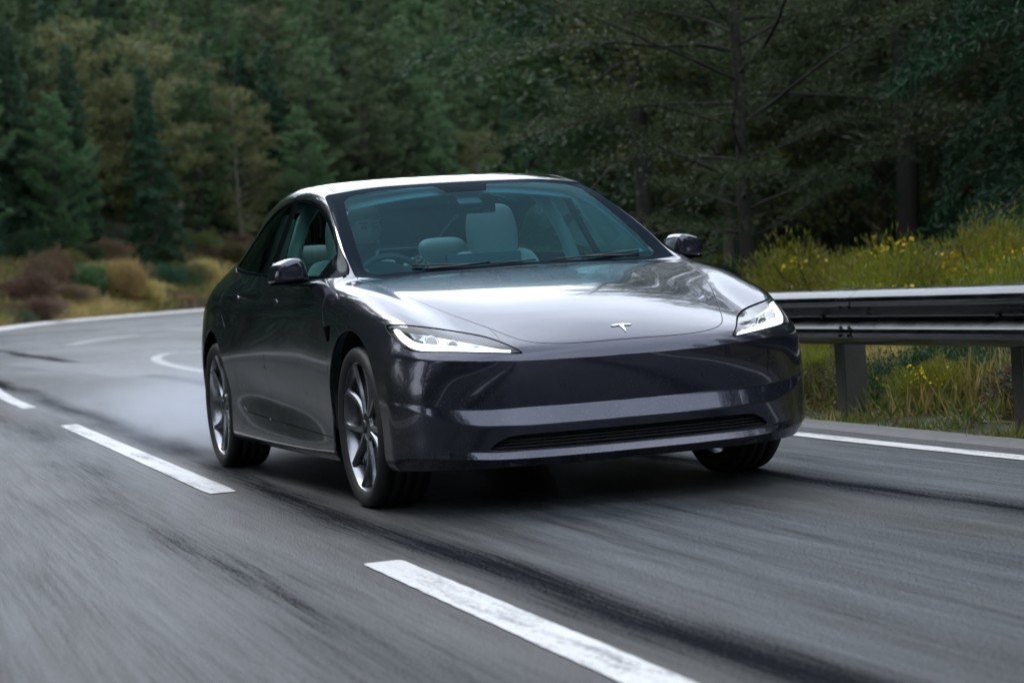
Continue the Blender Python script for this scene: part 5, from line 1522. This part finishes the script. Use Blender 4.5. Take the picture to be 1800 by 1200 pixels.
for s_ in (-1, 1):                                                   # eyes, brows
    v, f = box((-1.506 - DRV.location[0], cy + s_ * .031 - DRV.location[1], 1.198 - DRV.location[2]), (.008, .026, .010)); mesh_obj('eye', v, f, M['hair'], DRV)
    v, f = box((-1.504 - DRV.location[0], cy + s_ * .033 - DRV.location[1], 1.220 - DRV.location[2]), (.010, .040, .008)); mesh_obj('eyebrow', v, f, M['hair'], DRV)
    v, f = lathe([(.0005, .0), (.014, .004), (.020, -.002)], 'y', 10); mesh_obj('ear', v * [.8, s_, 1.5] + np.array([-1.602, cy + s_ * .076, 1.185]) - np.array(DRV.location), f, M['skin'], DRV)
v, f = box((-1.508 - DRV.location[0], cy - DRV.location[1], 1.128 - DRV.location[2]), (.010, .045, .007)); mesh_obj('mouth', v, f, simple('lips', (.20, .07, .06), .5), DRV)
v, f = ring_loft([[(-1.60 + .088 * cos(t) * k + .010 - DRV.location[0], cy + .068 * sin(t) * k - DRV.location[1], z - DRV.location[2]) for t in np.linspace(-pi / 2, pi / 2, 9)] for z, k in ((1.085, .78), (1.105, .93), (1.122, 1.0))], False); mesh_obj('beard', v, f, M['hair'], DRV)
def hand(side, at, fwd, upd):
    """palm and five fingers closing over the rim"""
    fwd = Vector(fwd).normalized(); upd = Vector(upd).normalized(); sd = fwd.cross(upd).normalized()
    at = Vector(at)
    def P(a, b, c): q = at + fwd * a + sd * b + upd * c; return tuple(q)
    J = [(*P(-.05, 0, 0), .026, .022), (*P(0, 0, .004), .034, .018), (*P(.035, 0, .008), .036, .016)]; E_ = [(0, 1), (1, 2)]
    o = skin_mesh('hand', J, E_, M['skin'], DRV, 2)
    for i, (b, L) in enumerate(((-.030, .062), (-.010, .072), (.010, .070), (.029, .056))):
        J = [(*P(.028, b, .008), .0095), (*P(.028 + L * .45, b * 1.1, .010), .009), (*P(.028 + L * .72, b * 1.15, -.014), .0085), (*P(.028 + L * .55, b * 1.15, -.036), .0075)]
        skin_mesh('finger', J, [(0, 1), (1, 2), (2, 3)], M['skin'], DRV, 2)
    J = [(*P(-.01, -side * .028, 0), .011), (*P(.012, -side * .050, -.010), .0105), (*P(.030, -side * .052, -.028), .009)]
    skin_mesh('thumb', J, [(0, 1), (1, 2)], M['skin'], DRV, 2)
p = sw(.150, .102); hand(1, (p[0] - .040, p[1] + .010, p[2] + .012), (1, -.05, .30), (-.15, .78, .60))
p = sw(-.165, .06); hand(-1, (p[0] - .035, p[1], p[2] + .018), (1, .15, .3), (.2, -.1, 1))
# ---------------------------------------------------------------- spray thrown up by the wheels
SPRAY_DENS = 4.2
def spray_mat():
    m, nt, out = new_mat('water_spray'); b = NB(nt)
    vo = b.n('VolumePrincipled'); b.l(vo.outputs[0], out.inputs['Volume'])
    vo.inputs['Color'].default_value = (.86, .91, 1, 1); vo.inputs['Anisotropy'].default_value = .3
    tc = b.n('TexCoord'); g = tc.outputs['Generated']; sp = b.n('SeparateXYZ'); b.l(g, sp.inputs[0])
    n = b.ramp(b.noise(b.mapping(tc.outputs['Object'], (.5, 1.2, 1.6)), 1.6, 3, .55), [(.34, 0), (.72, 1)])
    zf = b.math('POWER', b.math('SUBTRACT', 1.0, sp.outputs[2], clamp=True), 1.8)
    xf = b.math('MULTIPLY', b.math('POWER', sp.outputs[0], 2.2), b.math('MULTIPLY', b.math('SUBTRACT', 1, sp.outputs[0], clamp=True), 12, clamp=True))
    yf = b.math('MULTIPLY', b.math('MULTIPLY', sp.outputs[1], 5, clamp=True), b.math('MULTIPLY', b.math('SUBTRACT', 1, sp.outputs[1], clamp=True), 5, clamp=True))
    d = b.math('MULTIPLY', b.math('MULTIPLY', n, zf), b.math('MULTIPLY', xf, yf))
    b.l(b.math('MULTIPLY', d, SPRAY_DENS), vo.inputs['Density'])
    return m

v, f = box((-7.6, .25, .34), (10.0, 2.7, .66)); sm_ = spray_mat()
o = mesh_obj('water_spray', v, f, sm_, smooth=False); tag(o, 'thin spray hanging over the wet road behind the car', 'spray', kind='stuff')
SC.cycles.volume_step_rate = 4; SC.cycles.volume_max_steps = 64; SC.cycles.volume_bounces = 1
